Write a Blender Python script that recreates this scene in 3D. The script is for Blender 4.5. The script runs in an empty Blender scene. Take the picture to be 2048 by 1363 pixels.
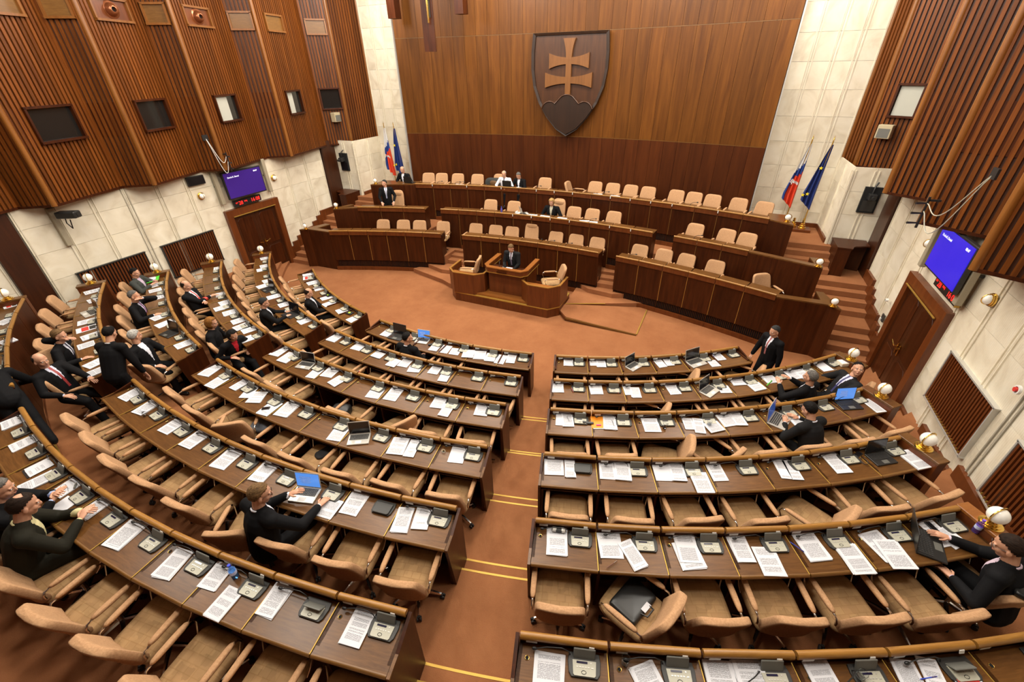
import bpy, bmesh, math, random
from math import sin, cos, pi, radians, sqrt, atan2, degrees, asin
from mathutils import Matrix, Vector
import numpy as np
random.seed(7)
C = bpy.context.scene.collection
SC = bpy.context.scene
RR=[9.355, 10.449, 11.58, 12.687, 13.825, 15.023]
ZR=[0.877, 1.098, 1.385, 1.578, 1.779, 1.959]
PAPERS=[('R6','t',4.2,-14.635,0.28,0.24,0.27),('R6','t',4.91,-14.375,0.69,0.2,0.2),('R6','t',5.42,-14.135,0.33,0.22,0.2),('R6','t',5.635,-14.04,0.37,0.23,0.2),('R6','t',6.13,-13.825,0.46,0.2,0.2),('R6','t',6.74,-13.565,0.26,0.17,0.2),('R6','t',6.905,-13.5,0.17,0.14,0.23),('R6','r',7.135,-13.45,0.43,0.2,0.2),('R5','t',3.88,-13.445,0.33,0.21,0.31),('R5','t',4.39,-13.275,0.4,0.23,0.28),('R5','t',4.625,-13.29,0.79,0.15,0.31),('R5','t',5.12,-13.01,0.34,0.21,0.31),('R5','t',5.145,-13.075,0.52,0.24,0.29),('R5','t',5.62,-12.795,0.38,0.18,0.3),('R5','t',5.87,-12.84,0.38,0.22,0.3),('R5','t',6.275,-12.5,0.48,0.23,0.3),('R5','t',6.645,-12.49,0.45,0.22,0.31),('R5','t',6.92,-12.215,0.64,0.24,0.31),('R5','t',7.015,-12.28,0.38,0.24,0.31),('R5','t',7.49,-11.83,0.61,0.19,0.28),('R5','t',7.59,-11.835,0.73,0.19,0.21),('R4','t',3.48,-12.335,0.34,0.24,0.28),('R4','t',3.675,-12.29,0.32,0.13,0.29),('R4','t',4.12,-12.13,0.36,0.19,0.29),('R4','t',4.305,-12.075,0.3,0.2,0.3),('R4','b',4.77,-11.895,0.36,0.21,0.28),('R4','t',4.945,-11.825,0.33,0.18,0.29),('R4','t',5.235,-11.89,0.39,0.21,0.31),('R4','t',5.4,-11.625,0.44,0.18,0.3),('R4','t',6.16,-11.27,0.26,0.13,0.31),('R4','t',6.275,-11.24,0.34,0.14,0.31),('R4','t',6.8,-10.905,0.5,0.21,0.31),('R4','t',7.73,-10.44,0.61,0.24,0.31),('R3','b',3.215,-11.255,0.28,0.13,0.27),('R3','t',3.325,-11.225,0.39,0.17,0.3),('R3','o',3.755,-11.08,0.4,0.2,0.3),('R3','t',3.925,-11.04,0.28,0.19,0.31),('R3','t',4.51,-10.86,0.36,0.24,0.29),('R3','t',5.015,-10.62,0.3,0.14,0.24),('R3','t',5.165,-10.61,0.21,0.15,0.31),('R3','t',5.37,-10.56,0.66,0.24,0.2),('R3','t',5.545,-10.315,0.62,0.23,0.27),('R3','t',5.7,-10.23,0.38,0.17,0.29),('R3','t',6.51,-9.92,0.59,0.2,0.26),('R3','t',7.625,-9.105,0.58,0.17,0.31),('R2','t',2.83,-10.17,0.33,0.2,0.3),('R2','t',3.475,-9.97,0.37,0.22,0.28),('R2','t',3.995,-9.785,0.36,0.13,0.27),('R2','t',4.135,-9.805,0.33,0.16,0.28),('R2','t',4.72,-9.455,0.49,0.2,0.3),('R2','t',5.55,-9.13,0.4,0.2,0.2),('R2','t',5.77,-8.795,0.48,0.24,0.22),('R2','t',6.075,-8.84,0.7,0.24,0.2),('R2','t',6.31,-8.505,0.51,0.24,0.2),('R2','t',6.685,-8.21,0.62,0.21,0.25),('R2','t',6.86,-8.115,0.61,0.21,0.28),('R2','b',7.235,-7.705,0.62,0.22,0.27),('R1','t',2.695,-9.035,0.35,0.19,0.28),('R1','b',3.155,-8.88,0.37,0.13,0.2),('R1','t',3.31,-8.835,0.3,0.18,0.29),('R1','t',4.405,-8.415,0.64,0.17,0.24),('R1','t',4.545,-8.29,0.52,0.15,0.27),('R1','t',5.455,-7.705,0.61,0.19,0.29),('R1','t',5.39,-8.0,0.54,0.19,0.21),('L6','t',-3.49,-14.745,-0.25,0.24,0.25),('L6','t',-2.85,-14.905,-0.19,0.21,0.27),('L6','k',-2.155,-15.065,-0.17,0.21,0.25),('L6','t',-1.89,-15.19,-0.27,0.19,0.3),('L6','c',-1.475,-15.1,0.02,0.21,0.23),('L6','b',-1.215,-15.265,0.06,0.2,0.23),('L6','t',-0.855,-15.125,-0.03,0.19,0.26),('L6','t',-0.195,-15.2,0.14,0.23,0.31),('L6','t',0.58,-15.21,0.16,0.2,0.29),('L6','t',1.08,-15.13,0.15,0.2,0.25),('L6','t',1.37,-15.27,0.06,0.18,0.27),('L6','t',1.77,-15.075,0.15,0.18,0.28),('L6','t',2.61,-14.955,0.16,0.19,0.3),('L5','t',-2.935,-13.65,-0.04,0.24,0.27),('L5','t',-2.39,-13.76,0.05,0.22,0.29),('L5','t',-1.635,-13.875,-0.01,0.22,0.26),('L5','t',-1.08,-13.93,0.01,0.24,0.28),('L5','t',-0.365,-13.99,0.07,0.24,0.31),('L5','t',0.26,-13.96,0.12,0.22,0.3),('L5','t',1.39,-14.05,0.11,0.21,0.24),('L5','t',1.605,-13.885,0.18,0.22,0.31),('L5','t',2.245,-13.855,0.31,0.18,0.31),('L5','c',2.425,-13.74,0.33,0.18,0.31),('L4','t',-2.71,-12.59,0.1,0.24,0.31),('L4','t',-2.29,-12.785,-0.01,0.24,0.28),('L4','t',-1.875,-12.68,-0.09,0.17,0.27),('L4','b',-1.56,-12.75,0.34,0.18,0.31),('L4','t',-1.325,-12.805,0.35,0.23,0.27),('L4','c',-0.915,-12.92,-0.0,0.22,0.31),('L4','t',-0.645,-12.84,0.14,0.24,0.31),('L4','t',0.455,-12.955,0.19,0.22,0.25),('L4','t',1.39,-12.815,0.26,0.23,0.31),('L4','c',1.595,-12.775,0.24,0.15,0.31),('L4','b',2.22,-12.63,0.26,0.21,0.3),('L3','t',-2.375,-11.49,0.05,0.24,0.31),('L3','t',-2.05,-11.595,-0.0,0.24,0.31),('L3','t',-1.195,-11.78,0.1,0.19,0.27),('L3','t',-0.955,-11.655,0.08,0.24,0.26),('L3','t',-0.655,-11.81,-0.22,0.21,0.25),('L3','t',0.165,-11.795,0.2,0.24,0.3),('L3','t',0.475,-11.73,0.16,0.23,0.31),('L3','t',1.285,-11.605,0.18,0.21,0.3),('L3','t',1.5,-11.745,0.12,0.17,0.28),('L3','t',2.01,-11.505,0.24,0.21,0.3),('L2','t',-2.12,-10.35,-0.06,0.24,0.31),('L2','b',-1.415,-10.445,0.01,0.24,0.25),('L2','k',-0.84,-10.55,-0.08,0.24,0.21),('L2','t',-0.375,-10.66,-0.04,0.2,0.25),('L2','t',-0.165,-10.555,0.09,0.21,0.3),('L2','t',0.13,-10.675,0.24,0.24,0.2),('L2','t',0.505,-10.525,0.13,0.2,0.31),('L2','t',0.795,-10.685,0.18,0.18,0.26),('L1','t',-1.455,-9.485,-0.01,0.22,0.28),('L1','t',-0.12,-9.58,0.07,0.2,0.28),('L1','t',0.12,-9.57,0.11,0.2,0.29),('L1','t',0.365,-9.575,0.18,0.21,0.24),('L1','t',0.67,-9.555,0.29,0.24,0.28),('L1','t',0.915,-9.49,0.33,0.24,0.3),('L1','t',1.155,-9.49,0.18,0.21,0.28),('L1','t',1.38,-9.47,0.16,0.19,0.31),('L1','t',1.575,-9.375,0.21,0.18,0.31),('F1','t',-5.75,-7.585,-0.65,0.24,0.31),('F1','r',-5.55,-7.82,-0.76,0.24,0.22),('F1','t',-5.145,-8.005,-0.5,0.24,0.31),('F1','t',-4.685,-8.225,-0.59,0.24,0.29),('F1','b',-4.095,-8.585,-0.5,0.24,0.31),('F1','b',-3.765,-8.85,-0.37,0.23,0.3),('F1','t',-3.195,-9.02,-0.51,0.24,0.25),('F1','t',-2.625,-9.24,-0.31,0.24,0.31),('F2','t',-7.505,-7.535,-0.59,0.23,0.22),('F2','t',-6.985,-8.0,-0.59,0.24,0.2),('F2','b',-6.83,-8.245,-0.61,0.24,0.2),('F2','t',-5.985,-8.725,-0.5,0.24,0.25),('F2','c',-5.815,-9.02,-0.36,0.24,0.31),('F2','c',-5.025,-9.38,-0.5,0.24,0.31),('F2','t',-4.41,-9.605,-0.47,0.24,0.27),('F2','t',-3.315,-10.025,-0.4,0.24,0.3),('F3','t',-7.37,-9.06,-0.67,0.24,0.21),('F3','t',-5.77,-10.165,-0.56,0.24,0.23),('F3','t',-5.29,-10.435,-0.39,0.24,0.24),('F3','t',-5.1,-10.675,-0.39,0.23,0.27),('F3','t',-4.725,-10.745,-0.47,0.24,0.27),('F3','t',-4.2,-10.925,-0.42,0.24,0.28),('F3','t',-3.905,-11.095,-0.26,0.23,0.29),('F3','c',-3.645,-11.135,-0.43,0.23,0.25),('F3','b',-3.365,-11.41,-0.4,0.24,0.23),('F4','b',-7.36,-10.605,-0.24,0.24,0.31),('F4','t',-7.05,-10.85,-0.45,0.23,0.25),('F4','t',-6.61,-11.11,-0.46,0.24,0.31),('F4','t',-5.58,-11.68,-0.18,0.24,0.26),('F4','b',-5.175,-11.815,-0.16,0.24,0.31),('F4','t',-4.0,-12.185,-0.27,0.24,0.31),('F5','t',-7.82,-11.675,-0.32,0.24,0.29),('F5','t',-7.27,-11.935,-0.24,0.24,0.2),('F5','t',-6.3,-12.56,-0.47,0.24,0.28),('F5','r',-5.975,-12.725,-0.4,0.24,0.31),('F5','t',-5.555,-12.86,-0.28,0.24,0.28),('F5','t',-5.27,-13.08,-0.37,0.24,0.24),('F5','c',-4.45,-13.345,-0.01,0.24,0.31),('F5','t',-4.13,-13.485,-0.19,0.21,0.3),('F6','r',-8.155,-12.915,-0.26,0.24,0.2),('F6','t',-7.35,-13.305,0.21,0.24,0.26),('F6','t',-6.34,-13.67,-0.03,0.24,0.2)]
LAPTOPS=[('R1','s0',3.94,-8.705,1.07,0.3),('R1','s0',5.065,-8.115,0.82,0.37),('R2','s0',5.315,-9.28,1.08,0.32),('R3','s1',6.265,-10.035,1.22,0.38),('R3','b1',7.28,-9.23,0.48,0.33),('R4','b0',7.34,-10.59,0.59,0.3),('R5','b0',7.36,-12.015,1.45,0.39),('L5','s1',0.995,-14.025,0.27,0.31),('L4','s0',0.805,-12.92,0.51,0.3),('L3','s0',-1.54,-11.665,0.14,0.26),('L1','b0',-1.155,-9.545,-0.02,0.36),('L1','s1',-0.52,-9.48,0.13,0.27),('F2','b0',-3.855,-9.95,-0.13,0.46),('F2','b0',-5.505,-9.155,-0.29,0.33),('F4','b0',-4.665,-12.06,-0.05,0.32),('F5','s0',-6.66,-12.32,-0.21,0.38)]
SMALL=[('R6','glass',4.73,-14.34),('R6','glass',6.39,-13.74),('R6','pen_blue',6.87,-13.54),('R5','spectacle_case',3.86,-13.33),('R5','pen_brown',4.46,-13.47),('R5','pen_blue',6.14,-12.57),('R5','bottle_purple',7.85,-11.65),('R5','phone',7.45,-11.77),('R5','pen_red',7.49,-11.85),('L6','bottle_blue',1.25,-15.06),('R3','glasses',3.33,-11.23),('R3','glass',4.7,-10.84),('R3','glass',5.3,-10.54),('R3','radio_phone',3.63,-11.18),('R3','pen_black',3.98,-11.05),('R2','pen_red',3.1,-10.17),('R2','pen_red',3.82,-9.91),('R2','mouse',5.47,-9.15),('R2','glass',4.15,-9.57),('R2','tablet',7.42,-7.47),('R2','box_white',7.59,-7.48),('R2','keys',7.42,-7.75),('R4','phone_stick',7.09,-10.61),('R4','headset',7.13,-10.73),('L4','phone',-0.96,-12.95),('L3','can_red',-0.4,-11.54),('L6','spectacle_frame',-1.5,-15.14),('L6','lighter',-1.39,-15.05),('L5','wine_glass',-2.34,-13.85),('F1','notebook_green',-4.13,-8.48),('F1','notebook_green',-2.91,-9.06),('L1','mouse',-0.27,-9.55),('F4','folder_green',-7.75,-10.47),('R1','pen_blue',5.37,-7.7),('L4','coil',2.02,-12.66)]
CAM=[[4.590131, -16.085443, 5.83745], [0.917465, 0.397458, -0.016879], [-0.198967, 0.495195, 0.845692], [-0.344486, 0.772534, -0.533405]]
FPX=869.122

# ---------------------------------------------------------------- camera
cam_d = bpy.data.cameras.new('camera'); cam = bpy.data.objects.new('camera', cam_d); C.objects.link(cam)
cam_d.sensor_fit = 'HORIZONTAL'; cam_d.sensor_width = 36; cam_d.lens = FPX / 2048 * 36
cam_d.clip_start = .05; cam_d.clip_end = 100
_c, _r, _u, _f = [Vector(v) for v in CAM]
_m = Matrix((_r, _u, -_f)).transposed().to_4x4(); _m.translation = _c
cam.matrix_world = _m
SC.camera = cam
# ---------------------------------------------------------------- light
w = bpy.data.worlds.new('world'); SC.world = w; w.use_nodes = True
w.node_tree.nodes['Background'].inputs[0].default_value = (1, .95, .88, 1)
w.node_tree.nodes['Background'].inputs[1].default_value = .035
def area(name, loc, size, power, col=(1, .955, .87), rot=(0, 0, 0), sy=None):
    l = bpy.data.lights.new(name, 'AREA'); l.energy = power; l.color = col; l.size = size
    if sy: l.shape = 'RECTANGLE'; l.size_y = sy
    o = bpy.data.objects.new(name, l); C.objects.link(o); o.location = loc; o.rotation_euler = rot
    return o
for ix in (-6.0, -2.0, 2.0, 6.0):
    for iy in (-3.4, -6.8, -10.2, -13.6):
        area('ceiling_light', (ix, iy, 9.0), .9, 42 if iy < -4 else 75)
        l = bpy.data.lights.new('ceiling_globe', 'POINT'); l.energy = 105 if iy < -4 else 150; l.color = (1, .955, .87); l.shadow_soft_size = .3  # added point fill without a fixture, throws more light onto the upright walls
        o = bpy.data.objects.new('ceiling_globe', l); C.objects.link(o); o.location = (ix * .92, iy, 8.5)
SC.view_settings.view_transform = 'Standard'; SC.view_settings.look = 'None'
SC.view_settings.gamma = 1; SC.view_settings.use_curve_mapping = False
SC.view_settings.exposure = .82
SC.cycles.max_bounces = 6; SC.cycles.diffuse_bounces = 3; SC.cycles.glossy_bounces = 3
# ---------------------------------------------------------------- helpers
class MB:
    def __init__(s): s.v = []; s.f = []; s.m = []
    def add(s, v, f, m=0):
        o = len(s.v); s.v += [tuple(p) for p in v]; s.f += [tuple(i + o for i in q) for q in f]; s.m += [m] * len(f); return s
    def box(s, c, d, rz=0, m=0, rx=0, ry=0):
        M = Matrix.Rotation(rz, 3, 'Z') @ Matrix.Rotation(ry, 3, 'Y') @ Matrix.Rotation(rx, 3, 'X')
        v = [Vector(c) + M @ Vector((x * d[0] / 2, y * d[1] / 2, z * d[2] / 2)) for x, y, z in
             ((-1,-1,-1),(1,-1,-1),(1,1,-1),(-1,1,-1),(-1,-1,1),(1,-1,1),(1,1,1),(-1,1,1))]
        return s.add(v, ((3,2,1,0),(4,5,6,7),(0,1,5,4),(1,2,6,5),(2,3,7,6),(3,0,4,7)), m)
    def hexa(s, b, t, m=0):
        return s.add(list(b) + list(t), ((3,2,1,0),(4,5,6,7),(0,1,5,4),(1,2,6,5),(2,3,7,6),(3,0,4,7)), m)
    def prism(s, poly, z0, z1, m=0, ax='z'):
        n = len(poly)
        a = sum(poly[i][0] * poly[(i+1) % n][1] - poly[(i+1) % n][0] * poly[i][1] for i in range(n))
        if a < 0: poly = poly[::-1]
        fn = {'z': lambda x, y, z: (x, y, z), 'y': lambda x, y, z: (x, -z, y), 'x': lambda x, y, z: (z, x, y)}[ax]
        v = [fn(p[0], p[1], z0) for p in poly] + [fn(p[0], p[1], z1) for p in poly]
        f = [tuple(range(n))[::-1], tuple(range(n, 2*n))] + [(i, (i+1) % n, (i+1) % n + n, i + n) for i in range(n)]
        return s.add(v, f, m)
    def tube(s, pts, r, n=8, m=0, caps=True, flat=1.0):
        pts = [Vector(p) for p in pts]; L = len(pts); rs = r if isinstance(r, (list, tuple)) else [r] * L
        v = []; prev = None
        for i, p in enumerate(pts):
            t = (pts[min(i+1, L-1)] - pts[max(i-1, 0)]).normalized()
            if prev is None:
                a = Vector((0, 0, 1)) if abs(t.z) < .9 else Vector((1, 0, 0))
                prev = t.cross(a).normalized()
            u = (prev - t * prev.dot(t)).normalized(); w_ = t.cross(u); prev = u
            for k in range(n):
                q = 2 * pi * k / n; v.append(p + u * cos(q) * rs[i] + w_ * sin(q) * rs[i] * flat)
        f = [(i*n + k, i*n + (k+1) % n, (i+1)*n + (k+1) % n, (i+1)*n + k) for i in range(L-1) for k in range(n)]
        if caps: f += [tuple(range(n))[::-1], tuple(range((L-1)*n, L*n))]
        return s.add(v, f, m)
    def sup(s, c, h, e=1.0, nu=16, nv=8, m=0, fn=None, e2=None):
        e2 = e2 or e; v = []; sg = lambda a, p: math.copysign(abs(a) ** p, a)
        for j in range(nv + 1):
            ph = -pi/2 + pi * j / nv
            for i in range(nu):
                th = 2 * pi * i / nu
                p = [h[0]*sg(cos(ph), e2)*sg(cos(th), e), h[1]*sg(cos(ph), e2)*sg(sin(th), e), h[2]*sg(sin(ph), e2)]
                if fn: p = fn(*p)
                v.append((p[0] + c[0], p[1] + c[1], p[2] + c[2]))
        f = [(j*nu + i, j*nu + (i+1) % nu, (j+1)*nu + (i+1) % nu, (j+1)*nu + i) for j in range(nv) for i in range(nu)]
        return s.add(v, f, m)
    def lathe(s, prof, n=16, c=(0, 0, 0), m=0):
        v = []
        for r, z in prof:
            for k in range(n): v.append((c[0] + r*cos(2*pi*k/n), c[1] + r*sin(2*pi*k/n), c[2] + z))
        L = len(prof)
        f = [(i*n + k, i*n + (k+1) % n, (i+1)*n + (k+1) % n, (i+1)*n + k) for i in range(L-1) for k in range(n)]
        f += [tuple(range(n))[::-1], tuple(range((L-1)*n, L*n))]
        return s.add(v, f, m)
    def mesh(s, name, mats, smooth=None, bevel=0):
        me = bpy.data.meshes.new(name); me.from_pydata(s.v, [], s.f)
        for m in (mats if isinstance(mats, (list, tuple)) else [mats]): me.materials.append(m)
        me.polygons.foreach_set('material_index', s.m)
        if bevel:
            bm = bmesh.new(); bm.from_mesh(me)
            bmesh.ops.bevel(bm, geom=[e for e in bm.edges if len(e.link_faces) == 2 and e.calc_face_angle() > .6], offset=bevel, segments=1, affect='EDGES', clamp_overlap=True)
            bm.to_mesh(me); bm.free()
        if smooth is not None:
            me.shade_smooth()
            if smooth < 180: me.set_sharp_from_angle(angle=radians(smooth))
        me.update(); return me
def obj(name, me, parent=None, loc=None, rz=0, rot=None, scale=None):
    o = bpy.data.objects.new(name, me); C.objects.link(o)
    if loc is not None: o.location = loc
    if rot is not None: o.rotation_euler = rot
    elif rz: o.rotation_euler = (0, 0, rz)
    if scale: o.scale = scale
    if parent: o.parent = parent
    return o
def tag(o, label, cat, group=None):
    o['label'] = label; o['category'] = cat
    if group: o['group'] = group
    return o
def struct(o): o['kind'] = 'structure'; return o
def thing(name, label, cat, loc=(0, 0, 0), rz=0, group=None):
    return tag(obj(name, None, None, loc, rz), label, cat, group)
# proto: list of (name, mesh, loc, rot, [children])
def grow(parts, parent):
    for p in parts:
        n, me, loc, rot = p[:4]
        o = obj(n, me, parent, loc, rot=rot)
        if len(p) > 4: grow(p[4], o)
def box_obj(name, mat, c, d, rz=0, parent=None, bevel=0):
    return obj(name, MB().box((0, 0, 0), d).mesh(name, mat, bevel=bevel), parent, c, rz)
# ---------------------------------------------------------------- materials
def M_(name, col, rough=.6, metal=0, spec=.5, emit=None, es=0, trans=0, alpha=1, build=None):
    m = bpy.data.materials.new(name); m.use_nodes = True; nt = m.node_tree; b = nt.nodes['Principled BSDF']
    b.inputs['Base Color'].default_value = (*col, 1); b.inputs['Roughness'].default_value = rough
    b.inputs['Metallic'].default_value = metal; b.inputs['Specular IOR Level'].default_value = spec
    if emit: b.inputs['Emission Color'].default_value = (*emit, 1); b.inputs['Emission Strength'].default_value = es
    if trans: b.inputs['Transmission Weight'].default_value = trans
    if build: build(nt, b)
    return m
def node(nt, t, **k):
    n = nt.nodes.new(t)
    for a, v in k.items(): setattr(n, a, v)
    return n
def coords(nt, scale, kind='Object', jitter=True):
    tc = node(nt, 'ShaderNodeTexCoord'); mp = node(nt, 'ShaderNodeMapping'); mp.inputs['Scale'].default_value = scale
    if jitter:
        oi = node(nt, 'ShaderNodeObjectInfo'); ad = node(nt, 'ShaderNodeVectorMath', operation='ADD'); mu = node(nt, 'ShaderNodeMath', operation='MULTIPLY'); mu.inputs[1].default_value = 37
        nt.links.new(oi.outputs['Random'], mu.inputs[0]); nt.links.new(tc.outputs[kind], ad.inputs[0]); nt.links.new(mu.outputs[0], ad.inputs[1]); nt.links.new(ad.outputs[0], mp.inputs['Vector'])
    else: nt.links.new(tc.outputs[kind], mp.inputs['Vector'])
    return mp.outputs[0]
def ramp(nt, fac, stops):
    r = node(nt, 'ShaderNodeValToRGB'); e = r.color_ramp.elements
    while len(e) < len(stops): e.new(.5)
    for i, (p, c) in enumerate(stops): e[i].position = p; e[i].color = (*c, 1)
    nt.links.new(fac, r.inputs[0]); return r.outputs[0]
def bump(nt, b, h, s=.3, d=.01):
    bp_ = node(nt, 'ShaderNodeBump'); bp_.inputs['Strength'].default_value = s; bp_.inputs['Distance'].default_value = d
    nt.links.new(h, bp_.inputs['Height']); nt.links.new(bp_.outputs[0], b.inputs['Normal'])
def wood(name, dark, light, scale, rough=.35, var=.35, spec=.5, coat=0):
    def bd(nt, b):
        v = coords(nt, scale)
        n1 = node(nt, 'ShaderNodeTexNoise'); n1.inputs['Scale'].default_value = 1; n1.inputs['Detail'].default_value = 5; n1.inputs['Roughness'].default_value = .6; n1.inputs['Distortion'].default_value = .6
        nt.links.new(v, n1.inputs['Vector'])
        c = ramp(nt, n1.outputs[0], [(.3, dark), (.7, light)])
        oi = node(nt, 'ShaderNodeObjectInfo'); mr = node(nt, 'ShaderNodeMapRange'); mr.inputs['To Min'].default_value = 1 - var; mr.inputs['To Max'].default_value = 1 + var
        nt.links.new(oi.outputs['Random'], mr.inputs[0])
        hs = node(nt, 'ShaderNodeHueSaturation'); nt.links.new(c, hs.inputs['Color']); nt.links.new(mr.outputs[0], hs.inputs['Value'])
        nt.links.new(hs.outputs[0], b.inputs['Base Color'])
        if coat: b.inputs['Coat Weight'].default_value = coat; b.inputs['Coat Roughness'].default_value = .2
    return M_(name, light, rough, spec=spec, build=bd)
def noisy(name, a, b_, scale=30, rough=.8, bs=.2, spec=.3, detail=3):
    def bd(nt, b):
        v = coords(nt, (1, 1, 1))
        n = node(nt, 'ShaderNodeTexNoise'); n.inputs['Scale'].default_value = scale; n.inputs['Detail'].default_value = detail
        nt.links.new(v, n.inputs['Vector']); nt.links.new(ramp(nt, n.outputs[0], [(.35, a), (.65, b_)]), b.inputs['Base Color'])
        if bs: bump(nt, b, n.outputs[0], bs, .01)
    return M_(name, a, rough, spec=spec, build=bd)
W_TOP = wood('desk_top_wood', (.085, .034, .0085), (.155, .067, .0175), (5, 40, 5), .3, .14, spec=.35)
W_EDGE = wood('golden_edge_wood', (.24, .105, .018), (.34, .165, .034), (6, 60, 60), .33, .1)
W_NOSE = wood('nosing_wood', (.12, .052, .011), (.19, .088, .02), (6, 60, 60), .35, .1)
W_PAN = wood('panel_wood', (.027, .0056, .0011), (.062, .0145, .0029), (14, 14, 1.0), .38, .16, spec=.25)
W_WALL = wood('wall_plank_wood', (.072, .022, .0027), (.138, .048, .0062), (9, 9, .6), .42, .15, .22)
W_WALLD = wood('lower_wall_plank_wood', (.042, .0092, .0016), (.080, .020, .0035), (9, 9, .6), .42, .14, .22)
W_SLAT = wood('slat_wood', (.085, .021, .003), (.175, .052, .008), (30, 30, 1), .42, .25, spec=.22)
W_POST = wood('post_wood', (.16, .052, .008), (.24, .09, .016), (20, 20, 1), .35, .1)
W_BACK = wood('backing_wood', (.030, .008, .002), (.055, .015, .004), (10, 10, 1), .5, .1)
W_ROST = wood('rostrum_wood', (.088, .020, .0038), (.15, .040, .008), (12, 12, 1.2), .36, .08)
W_ROSTT = wood('rostrum_top_wood', (.21, .068, .012), (.30, .11, .022), (3, 30, 3), .32, .08)
W_DOOR = wood('door_wood', (.026, .0065, .0016), (.055, .014, .0034), (12, 12, 1), .35, .08)
W_EMB = wood('emblem_wood', (.036, .011, .0025), (.070, .023, .005), (10, 10, 1), .4, .05)
W_HILL = wood('emblem_dark_wood', (.014, .0055, .002), (.026, .010, .004), (10, 10, 1), .4, .02)
W_CROSS = wood('cross_wood', (.125, .046, .009), (.18, .070, .015), (10, 10, 1), .4, .02)
CARPET = noisy('carpet', (.30, .105, .038), (.42, .165, .066), 14, .95, .0, .1, 8)
def _carpet(nt, b):
    v = coords(nt, (1, 1, 1), jitter=False)
    n = node(nt, 'ShaderNodeTexNoise'); n.inputs['Scale'].default_value = 1.3; n.inputs['Detail'].default_value = 9; n.inputs['Roughness'].default_value = .75
    n2 = node(nt, 'ShaderNodeTexNoise'); n2.inputs['Scale'].default_value = 160; nt.links.new(v, n.inputs['Vector']); nt.links.new(v, n2.inputs['Vector'])
    nt.links.new(ramp(nt, n.outputs[0], [(.3, (.255, .098, .040)), (.7, (.345, .145, .062))]), b.inputs['Base Color']); bump(nt, b, n2.outputs[0], .5, .01)
CARPET = M_('terracotta_carpet', (.35, .13, .05), .95, spec=.1, build=_carpet)
def _marble(flute):
    def bd(nt, b):
        v = coords(nt, (1, 1, 1))
        n = node(nt, 'ShaderNodeTexNoise'); n.inputs['Scale'].default_value = 1.6; n.inputs['Detail'].default_value = 8; n.inputs['Distortion'].default_value = 1.6
        nt.links.new(v, n.inputs['Vector'])
        c = ramp(nt, n.outputs[0], [(.3, (.64, .56, .42)), (.5, (.76, .69, .54)), (.7, (.82, .76, .62))])
        oi = node(nt, 'ShaderNodeObjectInfo'); mr = node(nt, 'ShaderNodeMapRange'); mr.inputs['To Min'].default_value = .9; mr.inputs['To Max'].default_value = 1.05
        nt.links.new(oi.outputs['Random'], mr.inputs[0]); hs = node(nt, 'ShaderNodeHueSaturation'); nt.links.new(c, hs.inputs['Color']); nt.links.new(mr.outputs[0], hs.inputs['Value']); nt.links.new(hs.outputs[0], b.inputs['Base Color'])
        if flute:
            tc = node(nt, 'ShaderNodeTexCoord'); mp = node(nt, 'ShaderNodeMapping'); mp.inputs['Scale'].default_value = (0, 1, 0); nt.links.new(tc.outputs['Object'], mp.inputs['Vector'])
            wv = node(nt, 'ShaderNodeTexWave', bands_direction='Y'); wv.inputs['Scale'].default_value = 9; nt.links.new(mp.outputs[0], wv.inputs['Vector']); bump(nt, b, wv.outputs[0], .35, .01)
    return bd
MARBLE = M_('marble', (.72, .66, .56), .5, build=_marble(False)); MARBLEF = M_('fluted_marble', (.72, .66, .56), .5, build=_marble(True))
FAB = noisy('beige_fabric', (.42, .235, .12), (.50, .295, .155), 60, .85, .15, .25)
def _seat(nt, b):
    v = coords(nt, (1, 1, 1)); br = node(nt, 'ShaderNodeTexBrick'); br.inputs['Scale'].default_value = 3.4; br.inputs['Mortar Size'].default_value = .016; br.offset = .37; br.squash = .6; br.squash_frequency = 2
    br.inputs['Color1'].default_value = (.37, .225, .108, 1); br.inputs['Color2'].default_value = (.41, .262, .125, 1); br.inputs['Mortar'].default_value = (.345, .21, .096, 1)
    nt.links.new(v, br.inputs['Vector'])
    vo = node(nt, 'ShaderNodeTexVoronoi', distance='CHEBYCHEV'); vo.inputs['Scale'].default_value = 13; vo.inputs['Randomness'].default_value = .75; nt.links.new(v, vo.inputs['Vector'])
    sp = node(nt, 'ShaderNodeSeparateColor'); nt.links.new(vo.outputs['Color'], sp.inputs[0]); mr = node(nt, 'ShaderNodeMapRange'); mr.inputs['To Min'].default_value = .84; mr.inputs['To Max'].default_value = 1.08; nt.links.new(sp.outputs[0], mr.inputs[0])
    hs = node(nt, 'ShaderNodeHueSaturation'); nt.links.new(br.outputs[0], hs.inputs['Color']); nt.links.new(mr.outputs[0], hs.inputs['Value']); nt.links.new(hs.outputs[0], b.inputs['Base Color'])
FABS = M_('patterned_seat_fabric', (.42, .24, .1), .85, spec=.2, build=_seat)
CHROME = M_('chrome', (.75, .74, .72), .15, 1); BRASS = M_('brass', (.78, .52, .14), .22, 1); GOLD = M_('brass_strip_metal', (.50, .31, .06), .5, .6)
BLACK = M_('black_plastic', (.015, .015, .015), .4); RUBBER = M_('rubber', (.02, .02, .02), .6); GREY = M_('grey_plastic', (.13, .13, .115), .45)
BASEP = M_('dark_grey_plastic', (.03, .03, .028), .5); KEY = M_('beige_plastic', (.42, .41, .33), .4); DISP = M_('dark_display', (.01, .01, .04), .15)
WHITE = M_('white_plastic', (.75, .74, .7), .4); PAPERW = M_('white_paper', (.68, .69, .73), .8, spec=.2); DARKH = M_('hole_black', (.005, .005, .005), .9)
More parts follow.
